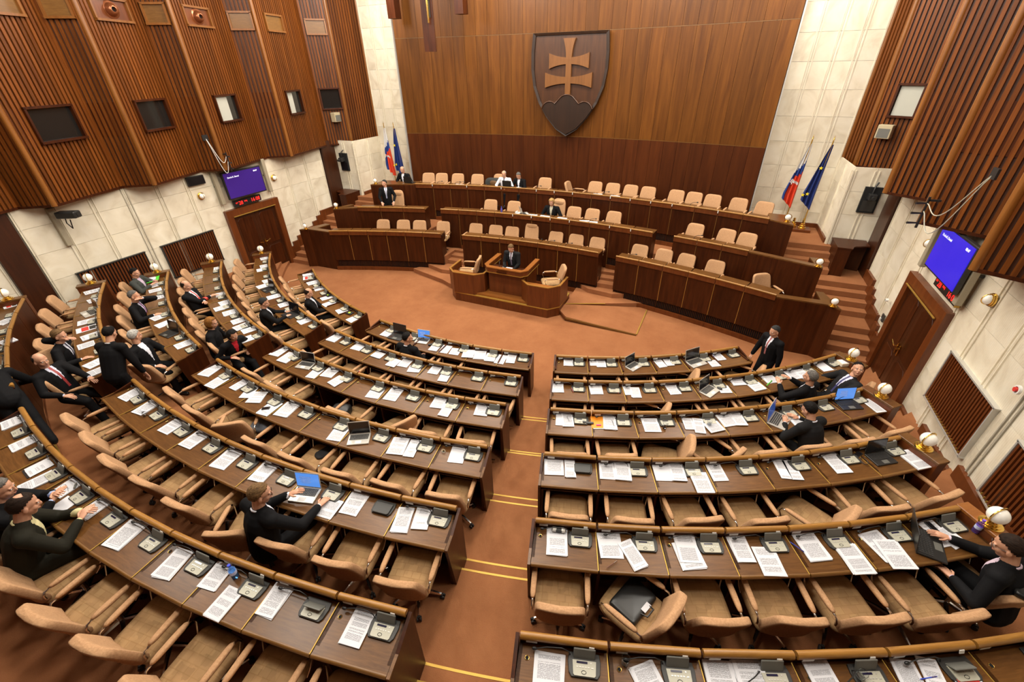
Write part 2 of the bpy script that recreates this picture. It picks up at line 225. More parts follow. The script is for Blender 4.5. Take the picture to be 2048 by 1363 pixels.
GLASS = M_('clear_glass', (.95, .97, 1), .02, trans=1); SKIN = noisy('skin', (.56, .29, .18), (.64, .35, .23), 12, .5, 0, .4)
SILVER = M_('silver_plastic', (.55, .54, .50), .3, .4); KEYS = M_('keyboard_black', (.03, .03, .03), .5)
SCR_BLUE = M_('laptop_screen', (.02, .05, .15), .2, emit=(.06, .18, .50), es=.9); SCR_OFF = M_('dark_screen', (.008, .008, .010), .12)
def _text(layout):
    def bd(nt, b):
        tc = node(nt, 'ShaderNodeTexCoord'); sp = node(nt, 'ShaderNodeSeparateXYZ'); nt.links.new(tc.outputs['Generated'], sp.inputs[0])
        oi = node(nt, 'ShaderNodeObjectInfo')
        def mth(op, a, b2=None, c2=None):
            n = node(nt, 'ShaderNodeMath', operation=op)
            for i, x in enumerate((a, b2, c2)):
                if x is None: continue
                if isinstance(x, (int, float)): n.inputs[i].default_value = x
                else: nt.links.new(x, n.inputs[i])
            return n.outputs[0]
        X, Y = sp.outputs[0], sp.outputs[1]
        ln = mth('GREATER_THAN', mth('FRACT', mth('MULTIPLY', Y, 44 if layout == 't' else 30)), .55)
        nz = node(nt, 'ShaderNodeTexNoise'); nz.inputs['Scale'].default_value = 1; mp = node(nt, 'ShaderNodeCombineXYZ')
        nt.links.new(mth('MULTIPLY', X, 28), mp.inputs[0]); nt.links.new(mth('ADD', mth('FLOOR', mth('MULTIPLY', Y, 44)), mth('MULTIPLY', oi.outputs['Random'], 90)), mp.inputs[1]); nt.links.new(mp.outputs[0], nz.inputs['Vector'])
        wd = mth('GREATER_THAN', nz.outputs[0], .42)
        nb = node(nt, 'ShaderNodeTexNoise'); nb.inputs['Scale'].default_value = 7; mb = node(nt, 'ShaderNodeCombineXYZ'); nt.links.new(Y, mb.inputs[1]); nt.links.new(mth('MULTIPLY', oi.outputs['Random'], 50), mb.inputs[0]); nt.links.new(mb.outputs[0], nb.inputs['Vector'])
        para = mth('GREATER_THAN', nb.outputs[0], .44 if layout == 't' else .53)
        mg = mth('MULTIPLY', mth('LESS_THAN', mth('ABSOLUTE', mth('SUBTRACT', X, .5)), .37 if layout == 't' else .26), mth('LESS_THAN', mth('ABSOLUTE', mth('SUBTRACT', Y, .5)), .43))
        f = mth('MULTIPLY', mth('MULTIPLY', ln, wd), mth('MULTIPLY', para, mg))
        mx = node(nt, 'ShaderNodeMix', data_type='RGBA'); mx.inputs[6].default_value = (.68, .69, .73, 1); mx.inputs[7].default_value = (.16, .16, .18, 1)
        nt.links.new(f, mx.inputs[0]); nt.links.new(mx.outputs[2], b.inputs['Base Color'])
    return bd
PTEXT = M_('printed_paper', (.84, .84, .86), .8, spec=.2, build=_text('t')); PTITLE = M_('title_page_paper', (.84, .84, .86), .8, spec=.2, build=_text('c'))
def flat(name, col, rough=.5, **k): return M_(name, col, rough, **k)
ORANGE = flat('orange_paper', (.85, .27, .01)); REDP = flat('red_print', (.6, .04, .03)); GREENF = flat('green_plastic', (.10, .62, .05)); BLUEP = flat('blue_plastic', (.02, .06, .5))
def polar(r, deg, z=0): a = radians(deg); return Vector((r * sin(a), -r * cos(a), z))
NUMW = ['', 'one', 'two', 'three', 'four', 'five', 'six']
ORD = ['', 'first', 'second', 'third', 'fourth', 'fifth', 'sixth', 'seventh', 'eighth', 'ninth', 'tenth', 'eleventh', 'twelfth', 'thirteenth', 'fourteenth', 'fifteenth', 'sixteenth', 'seventeenth', 'eighteenth', 'nineteenth', 'twentieth']
FZ = [0.0] + [z - .9 for z in ZR[1:]]
ROWN = {1: 'front', 2: 'second', 3: 'third', 4: 'fourth', 5: 'fifth', 6: 'sixth'}
BLKN = {'L': 'middle block', 'R': 'right block', 'F': 'left block'}
# angular extent of every desk row (degrees), number of desks
ROWS = {'L1': (-11.56, 12.04, 6), 'L2': (-12.19, 11.88, 7), 'L3': (-12.0, 11.75, 7), 'L4': (-12.64, 11.73, 8), 'L5': (-13.19, 11.53, 9), 'L6': (-13.8, 11.38, 10),
        'R1': (15.0, 38.33, 6), 'R2': (15.04, 45.5, 9), 'R3': (15.12, 40.36, 8), 'R4': (15.08, 36.84, 7), 'R5': (15.07, 34.03, 7), 'R6': (15.04, 31.45, 6),
        'F1': (-37.6, -14.88, 6), 'F2': (-45.5, -15.18, 9), 'F3': (-40.36, -15.3, 8), 'F4': (-37.0, -15.84, 7), 'F5': (-34.54, -16.3, 6), 'F6': (-32.2, -16.8, 5)}
# ================================================================ SETTING
WX = 8.75
def sector(r, z0, z1):
    a = asin(WX / r); n = 48
    poly = [(r * sin(-a + 2*a*i/n), -r * cos(-a + 2*a*i/n)) for i in range(n + 1)] + [(WX, -19.5), (-WX, -19.5)]
    return MB().prism(poly, z0, z1)
struct(box_obj('floor', CARPET, (0, -9.2, -.1), (17.7, 21.4, .2)))
for i in range(1, 6):
    mid = (FZ[i-1] + FZ[i]) / 2
    for r, z in ((RR[i] - .02, mid), (RR[i] + .16, FZ[i])):
        struct(obj('floor', sector(r, FZ[i-1] - .05, z).mesh('floor', CARPET)))
        for a0, a1 in ((ROWS['L%d' % (i+1)][1], 15.07), (ROWS['F%d' % (i+1)][1] if i > 0 else -15, ROWS['L%d' % (i+1)][0])):
            n = 6; b = MB()
            pts = [polar(r + .012, a0 + (a1 - a0) * k / n, z + .003) for k in range(n + 1)]
            for k in range(n):
                p, q_ = pts[k], pts[k+1]; d = (p.copy().normalized() * .012); d.z = 0
                b.add([p - d, q_ - d, q_ + d, p + d, (p - d) + Vector((0, 0, -.02)), (q_ - d) + Vector((0, 0, -.02))], ((0, 1, 2, 3), (4, 5, 1, 0)))
            struct(obj('floor_strip', b.mesh('floor_strip', GOLD)))
struct(box_obj('ceiling', flat('ceiling_paint', (.5, .42, .32), .9), (0, -9.2, 9.25), (18.4, 21.6, .2)))
struct(box_obj('wall_back', W_BACK, (0, -19.6, 4.5), (18, .2, 9.2)))
# ---- panelled front wall, one board at a time, gently concave
wf = struct(obj('wall_front', None)); RW = 22.8
def wy(x): return -1.0 - x * x / (2 * RW)
nP = 30
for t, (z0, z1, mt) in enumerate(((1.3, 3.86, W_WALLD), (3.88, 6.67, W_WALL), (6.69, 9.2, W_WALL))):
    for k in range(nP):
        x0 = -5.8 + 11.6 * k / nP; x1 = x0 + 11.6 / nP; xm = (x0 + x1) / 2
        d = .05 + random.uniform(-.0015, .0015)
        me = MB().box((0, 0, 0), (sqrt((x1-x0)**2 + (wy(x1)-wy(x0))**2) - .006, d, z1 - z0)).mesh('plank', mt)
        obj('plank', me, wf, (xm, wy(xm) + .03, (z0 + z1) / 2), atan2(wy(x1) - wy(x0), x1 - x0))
b = MB()
for k in range(12):
    x0 = -5.8 + 11.6*k/12; x1 = x0 + 11.6/12; b.box(((x0+x1)/2, wy((x0+x1)/2) + .1, 5.2), (1.0, .04, 8), atan2(wy(x1)-wy(x0), x1-x0))
obj('backing', b.mesh('backing', W_BACK), wf)
for z in (3.87, 6.68):
    b = MB()
    for k in range(24):
        x0 = -5.8 + 11.6*k/24; x1 = x0 + 11.6/24; b.box(((x0+x1)/2, wy((x0+x1)/2) + .03, z), (.49, .05, .014), atan2(wy(x1)-wy(x0), x1-x0))
    obj('seam_strip', b.mesh('seam_strip', W_NOSE), wf)
for s in (-1, 1): box_obj('end_trim', SILVER, (s * 5.82, -1.42, 5.2), (.03, .75, 8), 0, wf)
# ---- marble walls
def slab_wall(root, p0, p1, z0, z1, nw, zs, mat, skip=None, rib=True, depth=.04, rn=''):
    p0 = Vector(p0); p1 = Vector(p1); L = (p1 - p0).length; u = (p1 - p0) / L; nrm = Vector((u.y, -u.x)); a = atan2(u.y, u.x)
    wv = L / nw; cache = {}
    for i in range(nw):
        for j in range(len(zs) - 1):
            if skip and skip((p0 + u * wv * (i + .5)), zs[j], zs[j+1]): continue
            h = zs[j+1] - zs[j]; key = round(h, 3)
            if key not in cache: cache[key] = MB().box((0, 0, 0), (depth, wv - .005, h - .005)).mesh('marble_slab', mat)
            c = p0 + u * wv * (i + .5)
            c = c - nrm * random.uniform(0, .003)
            obj('marble_slab', cache[key], root, (c.x, c.y, (zs[j] + zs[j+1]) / 2), a - pi/2)
    if rib:
        rb = MB().box((0, 0, 0), (.035, .022, z1 - z0)).mesh('marble_rib', MARBLE)
        for i in range(nw + 1):
            for d in (-.045, .045):
                c = p0 + u * (wv * i + d) + nrm * .02
                if skip and skip(c, z0, z0 + .1) : 
                    continue
                obj('marble_rib', rb, root, (c.x, c.y, (z0 + z1) / 2), a - pi/2)
for s, nm in ((-1, 'left'), (1, 'right')):
    wl = struct(obj('wall_' + nm, None))
    bk = box_obj('backing', flat('backing_plaster', (.5, .45, .38)), (s * (WX + .12), -9.5, 4.5), (.1, 20, 9.4), 0, wl)
    def skip(c, z0, z1): return -7.45 < c.y < -5.6 and z0 < 2.2 or -12.5 < c.y < -12.0
    def skip2(c, z0, z1): return False
    pts = [(-3.15, -5.62, 3), (-7.45, -9.75, 3), (-9.75, -11.95, 3), (-12.5, -15.5, 4), (-15.5, -19.4, 5)]
    for y0, y1, n in pts:
        a_, b_ = ((s*WX, y0), (s*WX, y1)) if s > 0 else ((s*WX, y1), (s*WX, y0))
        slab_wall(wl, a_, b_, .1, 3.62, n, [0, .62, 1.25, 1.87, 2.48, 3.05, 3.62], MARBLEF if s > 0 else MARBLE)
    a_, b_ = ((s*WX, -5.62), (s*WX, -7.45)) if s > 0 else ((s*WX, -7.45), (s*WX, -5.62))
    slab_wall(wl, a_, b_, 2.3, 3.62, 2, [2.28, 2.95, 3.62], MARBLEF if s > 0 else MARBLE, rib=False)
    # front marble, its chamfer and the alcove piece
    a_, b_ = ((5.86, -.95), (7.75, -.95)) if s > 0 else ((-7.75, -.95), (-5.86, -.95))
    slab_wall(wl, a_, b_, 1.7, 9.2, 4, [1.6, 2.1, 2.72, 3.34, 3.96, 4.58, 5.2, 5.82, 6.44, 7.06, 7.68, 8.3, 9.2], MARBLE, depth=.05, rib=True)
    a_, b_ = ((7.75, -.95), (7.8, -2.4)) if s > 0 else ((-7.8, -2.4), (-7.75, -.95))
    slab_wall(wl, a_, b_, 1.2, 3.55, 2, [1.1, 1.87, 2.48, 3.05, 3.62], MARBLE)
    a_, b_ = ((7.8, -2.4), (8.75, -2.4)) if s > 0 else ((-8.75, -2.4), (-7.8, -2.4))
    slab_wall(wl, a_, b_, 1.2, 3.55, 2, [1.1, 1.87, 2.48, 3.05, 3.62], MARBLE)
    box_obj('pilaster', W_DOOR, (s * 8.72, -2.80, 2.3), (.12, .66, 2.7), 0, wl)
    box_obj('pilaster', W_DOOR, (s * 8.72, -12.25, 2.3), (.12, .5, 3.4), 0, wl)
    # dark stepped skirting along the wall
    for y0, y1, z in ((-2.5, -3.6, 1.12), (-3.6, -3.85, 1.12), (-3.85, -4.08, .98), (-4.08, -4.32, .84), (-4.32, -4.9, .70), (-4.9, -5.15, .56), (-5.15, -5.4, .42), (-5.4, -5.62, .28),
                      (-7.45, -8.4, .15), (-8.4, -9.6, .42), (-9.6, -10.8, .66), (-10.8, -12.2, .88), (-12.2, -19, 1.06)):
        struct(box_obj('baseboard_' + nm, W_ROST, (s * 8.70, (y0+y1)/2, z + .02), (.06, abs(y1-y0) + .01, .44)))
    struct(box_obj('baseboard_' + nm, W_ROST, (s * 6.8, -1.0, 1.72), (1.9, .05, .16)))
    struct(box_obj('baseboard_' + nm, W_ROST, (s * 7.74, -1.65, 1.72), (.05, 1.4, .16)))
# ---- doors
for s, n in ((1, 1), (-1, 2)):
    d = struct(obj('door_%d' % n, None))
    yc = -6.53; wd = 1.9; h = 2.28
    fr = MB(); x = s * 8.68
    fr.box((x, yc + wd/2 - .09, h/2 - .1), (.16, .2, h - .2)); fr.box((x, yc - wd/2 + .09, h/2 - .1), (.16, .2, h - .2)); fr.box((x, yc, h - .1), (.16, wd + .02, .2))
    obj('door_frame', fr.mesh('door_frame', W_ROST), d)
    for k in (-1, 1):
        lf = box_obj('door_leaf', W_DOOR, (s * 8.70, yc + k * .38, 1.04), (.08, .755, 2.08), 0, d)
        b = MB()
        for zz_, hh in ((1.45, 1.05), (.5, .7)):
            b.prism([(yc + k*.38 - .26, zz_ - hh/2), (yc + k*.38 + .26, zz_ - hh/2), (yc + k*.38 + .26, zz_ + hh/2 - .08), (yc + k*.38 + .18, zz_ + hh/2), (yc + k*.38 - .18, zz_ + hh/2), (yc + k*.38 - .26, zz_ + hh/2 - .08)], s * 8.65, s * 8.665, ax='x')
        obj('door_panel', b.mesh('door_panel', W_PAN, bevel=.004), d)
    b = MB(); b.lathe([(.0, 0), (.03, 0), (.03, .02), (0, .02)], 10, (0, 0, 0))
    hd = MB().tube([(s*8.64, yc - .06, 1.05), (s*8.58, yc - .06, 1.05), (s*8.57, yc - .08, 1.06), (s*8.57, yc - .2, 1.10)], .012, 6).tube([(s*8.64, yc + .06, 1.05), (s*8.58, yc + .06, 1.05), (s*8.57, yc + .08, 1.06), (s*8.57, yc + .2, 1.10)], .012, 6).box((s*8.645, yc - .06, 1.0), (.02, .04, .22)).box((s*8.645, yc + .06, 1.0), (.02, .04, .22))
    obj('door_handle', hd.mesh('door_handle', BRASS), d)
    struct(box_obj('trim_%d' % (4 + n), GOLD, (s * 8.57, yc, h - .2), (.02, wd - .36, .02)))
# ---- slatted upper side walls
def overhang(s, nm, pts, wins, niches, z0=3.5, z1=9.2):
    root = struct(obj('wall_%s_upper' % nm, None))
    pitch = .092; cache = {}
    for i in range(len(pts) - 1):
        p, q_ = Vector(pts[i]), Vector(pts[i+1]); L = (q_ - p).length; u = (q_ - p) / L; a = atan2(u.y, u.x)
        nr = Vector((-u.y, u.x)); 
        if nr.x * s > 0: nr = -nr
        c = (p + q_) / 2 - nr * .04
        box_obj('backing_panel', W_BACK, (c.x, c.y, (z0 + z1) / 2), (L, .06, z1 - z0), a, root)
        c = (p + q_) / 2 - nr * .005
        ws = sorted([(w_[0], w_[1]) for w_ in wins if w_[4] == i]); ylo, yhi = min(p.y, q_.y), max(p.y, q_.y); cuts_ = [ylo] + [e_ for w_ in ws for e_ in w_] + [yhi]
        for j in range(0, len(cuts_), 2):
            ym = (cuts_[j] + cuts_[j+1]) / 2; f_ = (ym - p.y) / (q_.y - p.y); cc = p + (q_ - p) * f_ - nr * .005
            if cuts_[j+1] - cuts_[j] > .02: box_obj('mid_panel', W_PAN, (cc.x, cc.y, 4.96), ((cuts_[j+1] - cuts_[j]) / abs(u.y), .03, .70), a, root)
        n = max(1, int(L / pitch))
        for k in range(n):
            c = p + u * (k + .5) * L / n
            cuts = [(w_[2] - .02, w_[3] + .02) for w_ in list(wins) + list(niches) if w_[4] == i and w_[0] - .03 < c.y < w_[1] + .03]
            zs = [z0]
            for lo, hi in sorted(cuts): zs += [lo, hi]
            zs.append(z1); segs = tuple((round(zs[j], 2), round(zs[j+1], 2)) for j in range(0, len(zs), 2))
            if segs not in cache:
                b = MB()
                for lo, hi in segs: b.box((0, 0, (lo + hi) / 2), (.060, .05, hi - lo))
                cache[segs] = b.mesh('slat', W_SLAT)
            obj('slat', cache[segs], root, (c.x, c.y, 0), a)
        b = MB(); c = (p + q_) / 2 - nr * .02; b.box((0, 0, 0), (L, .1, .05)); obj('bottom_rail', b.mesh('bottom_rail', W_PAN), root, (c.x, c.y, z0 - .01), a)
    for i, p in enumerate(pts):
        if abs(p[0]) < 8.5:
            obj('corner_post', MB().tube([(0, 0, z0 - .02), (0, 0, z1)], .055, 10).mesh('corner_post', W_POST, 60), root, (p[0], p[1], 0))
    sg = 1 if s < 0 else -1
    def face_x(i, y): p, q_ = pts[i], pts[i+1]; return p[0] + (q_[0] - p[0]) * (y - p[1]) / (q_[1] - p[1])
    def frame(name, y0, y1, za, zb, i, fill, label=None, niche=False):
        a = atan2(pts[i+1][1] - pts[i][1], pts[i+1][0] - pts[i][0]); xm = face_x(i, (y0+y1)/2); L = (y1 - y0) / abs(sin(a)); h = zb - za
        r = struct(obj(name, None, None, (xm, (y0+y1)/2, (za+zb)/2), a)); t = .045; dp = .16 if not niche else .12
        b = MB(); b.box((-L/2, 0, 0), (t, dp, h)); b.box((L/2, 0, 0), (t, dp, h)); b.box((0, 0, h/2), (L + t, dp, t)); b.box((0, 0, -h/2), (L + t, dp + .04, t))
        obj('window_frame' if not niche else 'niche_frame', b.mesh('frame', W_PAN if not niche else W_POST), r)
        return r, L, h, a
    k = 0
    for w_ in wins:
        k += 1
        r, L, h, a = frame('window_%d' % (k + (10 if s > 0 else 0)), *w_[:4], w_[4], None)
        obj('pane', MB().box((0, 0, 0), (L, .012, h)).mesh('pane', GLASSD), r, (0, 0, 0))
        if w_[5]: obj('curtain', MB().box((0, 0, 0), (L * w_[5], .02, h * .94)).mesh('curtain', flat('grey_curtain', (.42, .42, .36), .9)), r, (-L * (1 - w_[5]) / 2, -.02 * 0, 0))
    for w_ in niches:
        r, L, h, a = frame('wall_niche', *w_[:4], w_[4], None, niche=True)
        obj('niche_back', MB().box((0, 0, 0), (L, .02, h)).mesh('niche_back', W_NOSE if not w_[5] else W_ROST), r)
        if w_[5]:
            b = MB().lathe([(.17, 0), (.17, .012), (.13, .03), (.12, .07), (.09, .12), (.065, .14), (.05, .14), (.05, .06), (0, .06)], 24)
            t = tag(obj('air_nozzle', None, None, r.location + Vector((-s * .03, 0, 0)), rot=(0, -s * pi/2 , 0)), w_[6], 'air nozzle', 'round air nozzles in the upper left wall')
            obj('nozzle_cone', b.mesh('nozzle_cone', M_('brown_metal', (.25, .08, .03), .25, .6), 40), t); obj('nozzle_opening', MB().lathe([(.05, .0), (.05, .002), (0, .002)], 20).mesh('nozzle_opening', DARKH), t, (0, 0, .075))
    return root
def _gd(nt, b): b.inputs['Alpha'].default_value = 1
GLASSD = M_('dark_window_glass', (.012, .011, .010), .08, spec=.6)
PL = [(-8.6, -19.4), (-8.15, -15.2), (-8.72, -13.7), (-8.15, -13.35), (-8.72, -11.75), (-8.15, -11.37), (-8.72, -9.72), (-8.15, -9.3), (-8.72, -7.68), (-8.15, -7.33), (-8.72, -5.4), (-8.15, -4.95), (-8.72, -2.7), (-8.15, -2.05), (-7.78, -.95)]
WINL = [(-11.0, -10.05, 4.66, 5.3, 5, 0), (-8.95, -8.06, 4.66, 5.3, 7, 0), (-6.92, -6.1, 4.66, 5.3, 9, .62), (-4.5, -3.76, 4.66, 5.3, 11, .5), (-2.62, -2.12, 4.66, 5.3, 12, 0)]
NICL = [(-11.0, -10.08, 6.86, 7.26, 5, 0, ''), (-8.98, -8.07, 6.86, 7.26, 7, 1, 'round copper air nozzle in a niche, nearer one above the left windows'), (-6.96, -6.1, 6.86, 7.26, 9, 1, 'round copper air nozzle in a niche, farther one above the left windows'), (-4.54, -3.76, 6.86, 7.26, 11, 0, ''),
        (-9.66, -9.36, 6.86, 7.26, 6, 0, ''), (-7.64, -7.38, 6.86, 7.26, 8, 0, ''), (-5.36, -5.0, 6.86, 7.26, 10, 0, ''), (-2.6, -2.14, 6.86, 7.26, 12, 0, '')]
overhang(-1, 'left', PL, WINL, NICL)
PR = [(8.6, -19.4), (8.0, -15.2), (8.72, -13.7), (8.0, -13.35), (8.72, -11.4), (8.0, -10.95), (8.72, -9.2), (8.0, -8.8), (8.72, -7.2), (8.0, -6.65), (8.72, -5.0), (8.0, -4.45), (8.72, -1.9), (8.0, -1.4), (7.78, -.95)]
WINR = [(-1.88, -1.58, 4.67, 5.34, 12, .93)]
NICR = []
overhang(1, 'right', PR, WINR, NICR)
# ---- ceiling tops of the upper walls are out of the picture
# ---- government platforms and stairs (wide steps on both sides)
def arc_pts(y0, R, xa, xb, n=16): return [(xa + (xb - xa) * i / n, y0 - (xa + (xb - xa) * i / n) ** 2 / (2 * R)) for i in range(n + 1)]
G = {3: (-4.27, 16.2, .56), 2: (-3.38, 18.2, 1.12), 1: (-2.10, 19.2, 1.68)}
def gy_(t, x): return G[t][0] - x * x / (2 * G[t][1])
def gy(t, x): return G[t][0] - x * x / (2 * G[t][1])
for t, xe in ((3, 6.5), (2, 6.9), (1, 6.5)):
    poly = []
    for x, y in arc_pts(G[t][0], G[t][1], -xe, xe, 40):
        poly.append((x, y + .13))
    for lo, hi, yb in ({3: [(-2.97, -2.3, -3.79), (2.13, 2.62, -3.79)], 2: [(-3.97, -3.45, -3.3), (3.44, 3.98, -3.3)], 1: []}[t]):
        poly = [q for q in poly if not lo <= q[0] <= hi]; k = next(i for i, q in enumerate(poly) if q[0] > hi)
        poly[k:k] = [(lo, gy_(t, lo) + .13), (lo, yb), (hi, yb), (hi, gy_(t, hi) + .13)]
    poly += [(xe, 1), (-xe, 1)]
    struct(obj('floor', MB().prism(poly, .0, G[t][2]).mesh('floor', CARPET)))
YS = [-5.69, -5.44, -5.18, -4.92, -4.34, -4.10, -3.86, -3.64, -3.26, -3.04, -2.82, -2.62]
for s in (-1, 1):
    for i, y in enumerate(YS):
        x1 = 8.72 if i < 8 else 7.88; x0 = 7.72 if i < 4 else (7.0 if i < 8 else 6.2)
        b = MB().box((s * (x0 + x1) / 2, y / 2 + .3, .07 + .14 * i), (x1 - x0, .6 - y, .14))
        struct(obj('floor_step', b.mesh('floor_step', CARPET, bevel=.006)))
# gap steps between the wings and the middle bench
def stp(poly, z0, z1): return struct(obj('floor_step', MB().prism(poly, z0, z1).mesh('floor_step', CARPET)))
stp([(1.52, -5.43), (2.56, -5.0), (3.73, -4.5), (3.5, -4.3), (1.5, -4.0)], .005, .125)
stp([(1.43, -4.14), (1.91, -4.5), (2.65, -4.6), (3.2, -4.4), (3.1, -4.2), (1.5, -4.0)], .125, .26)
stp([(-4.0, -4.87), (-2.6, -5.29), (-1.93, -5.62), (-1.93, -4.2), (-3.8, -4.5)], .005, .14)
stp([(-3.55, -4.62), (-2.9, -4.85), (-1.9, -4.75), (-1.9, -4.2), (-3.4, -4.4)], .14, .27)
for x0, x1 in ((2.13, 2.62), (-2.97, -2.3)):
    for k in range(2): stp([(x0, -4.3 + .25 * k), (x1, -4.3 + .25 * k), (x1, -3.78), (x0, -3.78)], .01, .40 - .0 + .0 if False else (.39, .47)[k])
for x0, x1 in ((3.44, 3.98), (-3.97, -3.45)):
    for k in range(3): stp([(x0, -3.95 + .22 * k), (x1, -3.95 + .22 * k), (x1, -3.29), (x0, -3.29)], .5, .70 + .14 * k)
# ================================================================ FRONT BENCHES
def front_unit(t, x0, x1, grille, label, group, end=0, strip=True, depth=.42, clip=False):
    P0 = Vector((x0, gy(t, x0))); P1 = Vector((x1, gy(t, x1))); u = (P1 - P0).normalized(); a = atan2(u.y, u.x); L = (P1 - P0).length
    zr = {3: 1.38, 2: 1.90, 1: 2.40}[t]; zb = {3: 0.0, 2: .56, 1: 1.12}[t]
    m = (P0 + P1) / 2
    r = thing('bench_desk', label, 'desk', (m.x, m.y, zb), a, group)
    h = zr - zb
    obj('top_rail', MB().tube([(-L/2 + .008, 0, 0), (L/2 - .008, 0, 0)], .024, 10).mesh('top_rail', W_EDGE, 60), r, (0, 0, h - .024))
    obj('fascia', MB().box((0, 0, 0), (L - .012, .03, .12)).mesh('fascia', W_ROST), r, (0, .005, h - .10))
    zt = h - .16; zl = .34 if grille else .02
    obj('front_panel', MB().box((0, 0, 0), (L - .006, .03, zt - zl)).mesh('front_panel', W_PAN), r, (0, .03, (zt + zl) / 2))
    obj('desktop', MB().hexa([(-L/2, .02, 0), (L/2, .02, 0), (L/2 * .97, depth, 0), (-L/2 * .97, depth, 0)], [(-L/2, .02, .03), (L/2, .02, .03), (L/2 * .97, depth, .03), (-L/2 * .97, depth, .03)]).mesh('desktop', W_TOP, bevel=.004), r, (0, 0, h - .09))
    if strip: obj('brass_strip', MB().box((0, 0, 0), (.014, .012, zt - zl)).mesh('brass_strip', W_EDGE if t == 3 else W_NOSE), r, (L/2, .012, (zt + zl) / 2))
    obj('side_panel', MB().box((0, 0, 0), (.03, depth - .05, h - .1)).mesh('side_panel', W_PAN), r, (L/2 * .97 - .02 if end >= 0 else -L/2 * .97 + .02, depth/2 + .03, (h - .1) / 2))
    if grille:
        n = int(L / .045); b = MB()
        for k in range(n): b.box((-L/2 + (k + .5) * L / n, .05, .23), (.016, .02, .22))
        g = obj('grille', b.mesh('grille', W_PAN), r); g['kind'] = 'stuff'
        obj('grille_backing', MB().box((0, .075, .23), (L, .02, .24)).mesh('grille_backing', DARKH), r)
        obj('plinth', MB().box((0, 0, .06), (L - .004, .05, .12)).mesh('plinth', W_ROST), r)
    if clip: obj('card_clip', MB().box((L/2, -.035, h - .05), (.02, .012, .07)).mesh('card_clip', WHITE), r)
    return r
def bench(t, xa, xb, n, where, clips=()):
    for k in range(n):
        x0 = xa + (xb - xa) * k / n; x1 = xa + (xb - xa) * (k + 1) / n
        lab = 'walnut bench desk, %s from left in %s' % (ORD[k + 1] if n > 1 else 'first', where)
        front_unit(t, x0, x1, t == 3 or (t == 1 and 2.8 < abs(x0) < 4.4) or (t == 2 and 1.6 < abs(x0) < 3.4), lab, 'bench desks ' + where, end=1 if k == n-1 else (-1 if k == 0 else 1), strip=k < n - 1, clip=k in clips)
bench(3, -2.28, 2.12, 7, 'the lowest middle bench behind the rostrum')
bench(3, 2.62, 6.5, 6, 'the lowest right bench'); bench(3, -6.62, -2.98, 6, 'the lowest left bench')
bench(2, -3.44, 3.43, 11, 'the second tier middle bench', (3, 4, 5, 6, 8, 9)); bench(2, 3.99, 5.83, 3, 'the second tier right bench'); bench(2, -6.28, -3.98, 3, 'the second tier left bench')
bench(1, -5.0, 6.22, 18, 'the top tier under the panelled wall', (0, 2, 4, 6, 7, 8, 10, 11, 12, 13, 15))
# solid wood flanks closing the benches at both ends, each with a globe lamp
def wedge(name, label, poly, z0, z1, top=W_TOP):
    r = thing(name, label, 'bench end', (poly[0][0], poly[0][1], z0)); o = Vector((poly[0][0], poly[0][1]))
    pl = [(x - o.x, y - o.y) for x, y in poly]
    obj('side_panel', MB().prism(pl, 0, z1 - z0 - .03).mesh('side_panel', W_PAN), r)
    obj('top_board', MB().prism(pl, z1 - z0 - .03, z1 - z0).mesh('top_board', top), r)
    return r
def thick(pts, t):   # polyline -> strip polygon of thickness t
    P = [Vector(p) for p in pts]; A = []; B = []
    for i, p in enumerate(P):
        d = (P[min(i+1, len(P)-1)] - P[max(i-1, 0)]).normalized(); n = Vector((-d.y, d.x)); A.append(p + n * t / 2); B.append(p - n * t / 2)
    return [tuple(x) for x in A] + [tuple(x) for x in B[::-1]]
wedge('bench_flank', 'dark wood flank at the right end of the lowest bench, beside the wide stairs', [(6.5, -5.6), (7.5, -5.62), (7.72, -5.78), (7.66, -5.55), (7.5, -4.95), (7.35, -4.95), (7.38, -5.42), (6.5, -5.42)], 0, 1.33)
wedge('bench_flank', 'dark wood flank at the left end of the lowest bench, beside the left stairs', [(-6.62, -5.62), (-7.5, -5.64), (-7.76, -5.78), (-7.66, -5.55), (-7.4, -4.95), (-7.2, -4.95), (-7.3, -5.44), (-6.62, -5.44)], 0, 1.33)
wedge('bench_flank', 'long dark wood flank at the right end of the second tier bench', [(5.83, -4.32), (7.34, -4.85), (7.36, -4.7), (7.3, -4.2), (7.15, -4.2), (7.2, -4.62), (5.85, -4.16)], .56, 1.86)
wedge('bench_flank', 'dark wood flank at the left end of the second tier bench', [(-6.28, -4.46), (-6.95, -4.9), (-7.0, -4.7), (-6.8, -4.2), (-6.65, -4.2), (-6.8, -4.6), (-6.28, -4.28)], .56, 1.86)
wedge('bench_flank', 'dark wood end block with glossy top at the right end of the top tier', [(6.22, -3.12), (6.74, -3.45), (6.66, -2.55), (6.22, -2.5)], 1.12, 2.37)
wedge('bench_flank', 'dark wood end block at the left end of the top tier, beside the standing man', [(-5.0, -2.75), (-6.5, -3.35), (-6.45, -2.6), (-5.0, -2.3)], 1.12, 2.37)
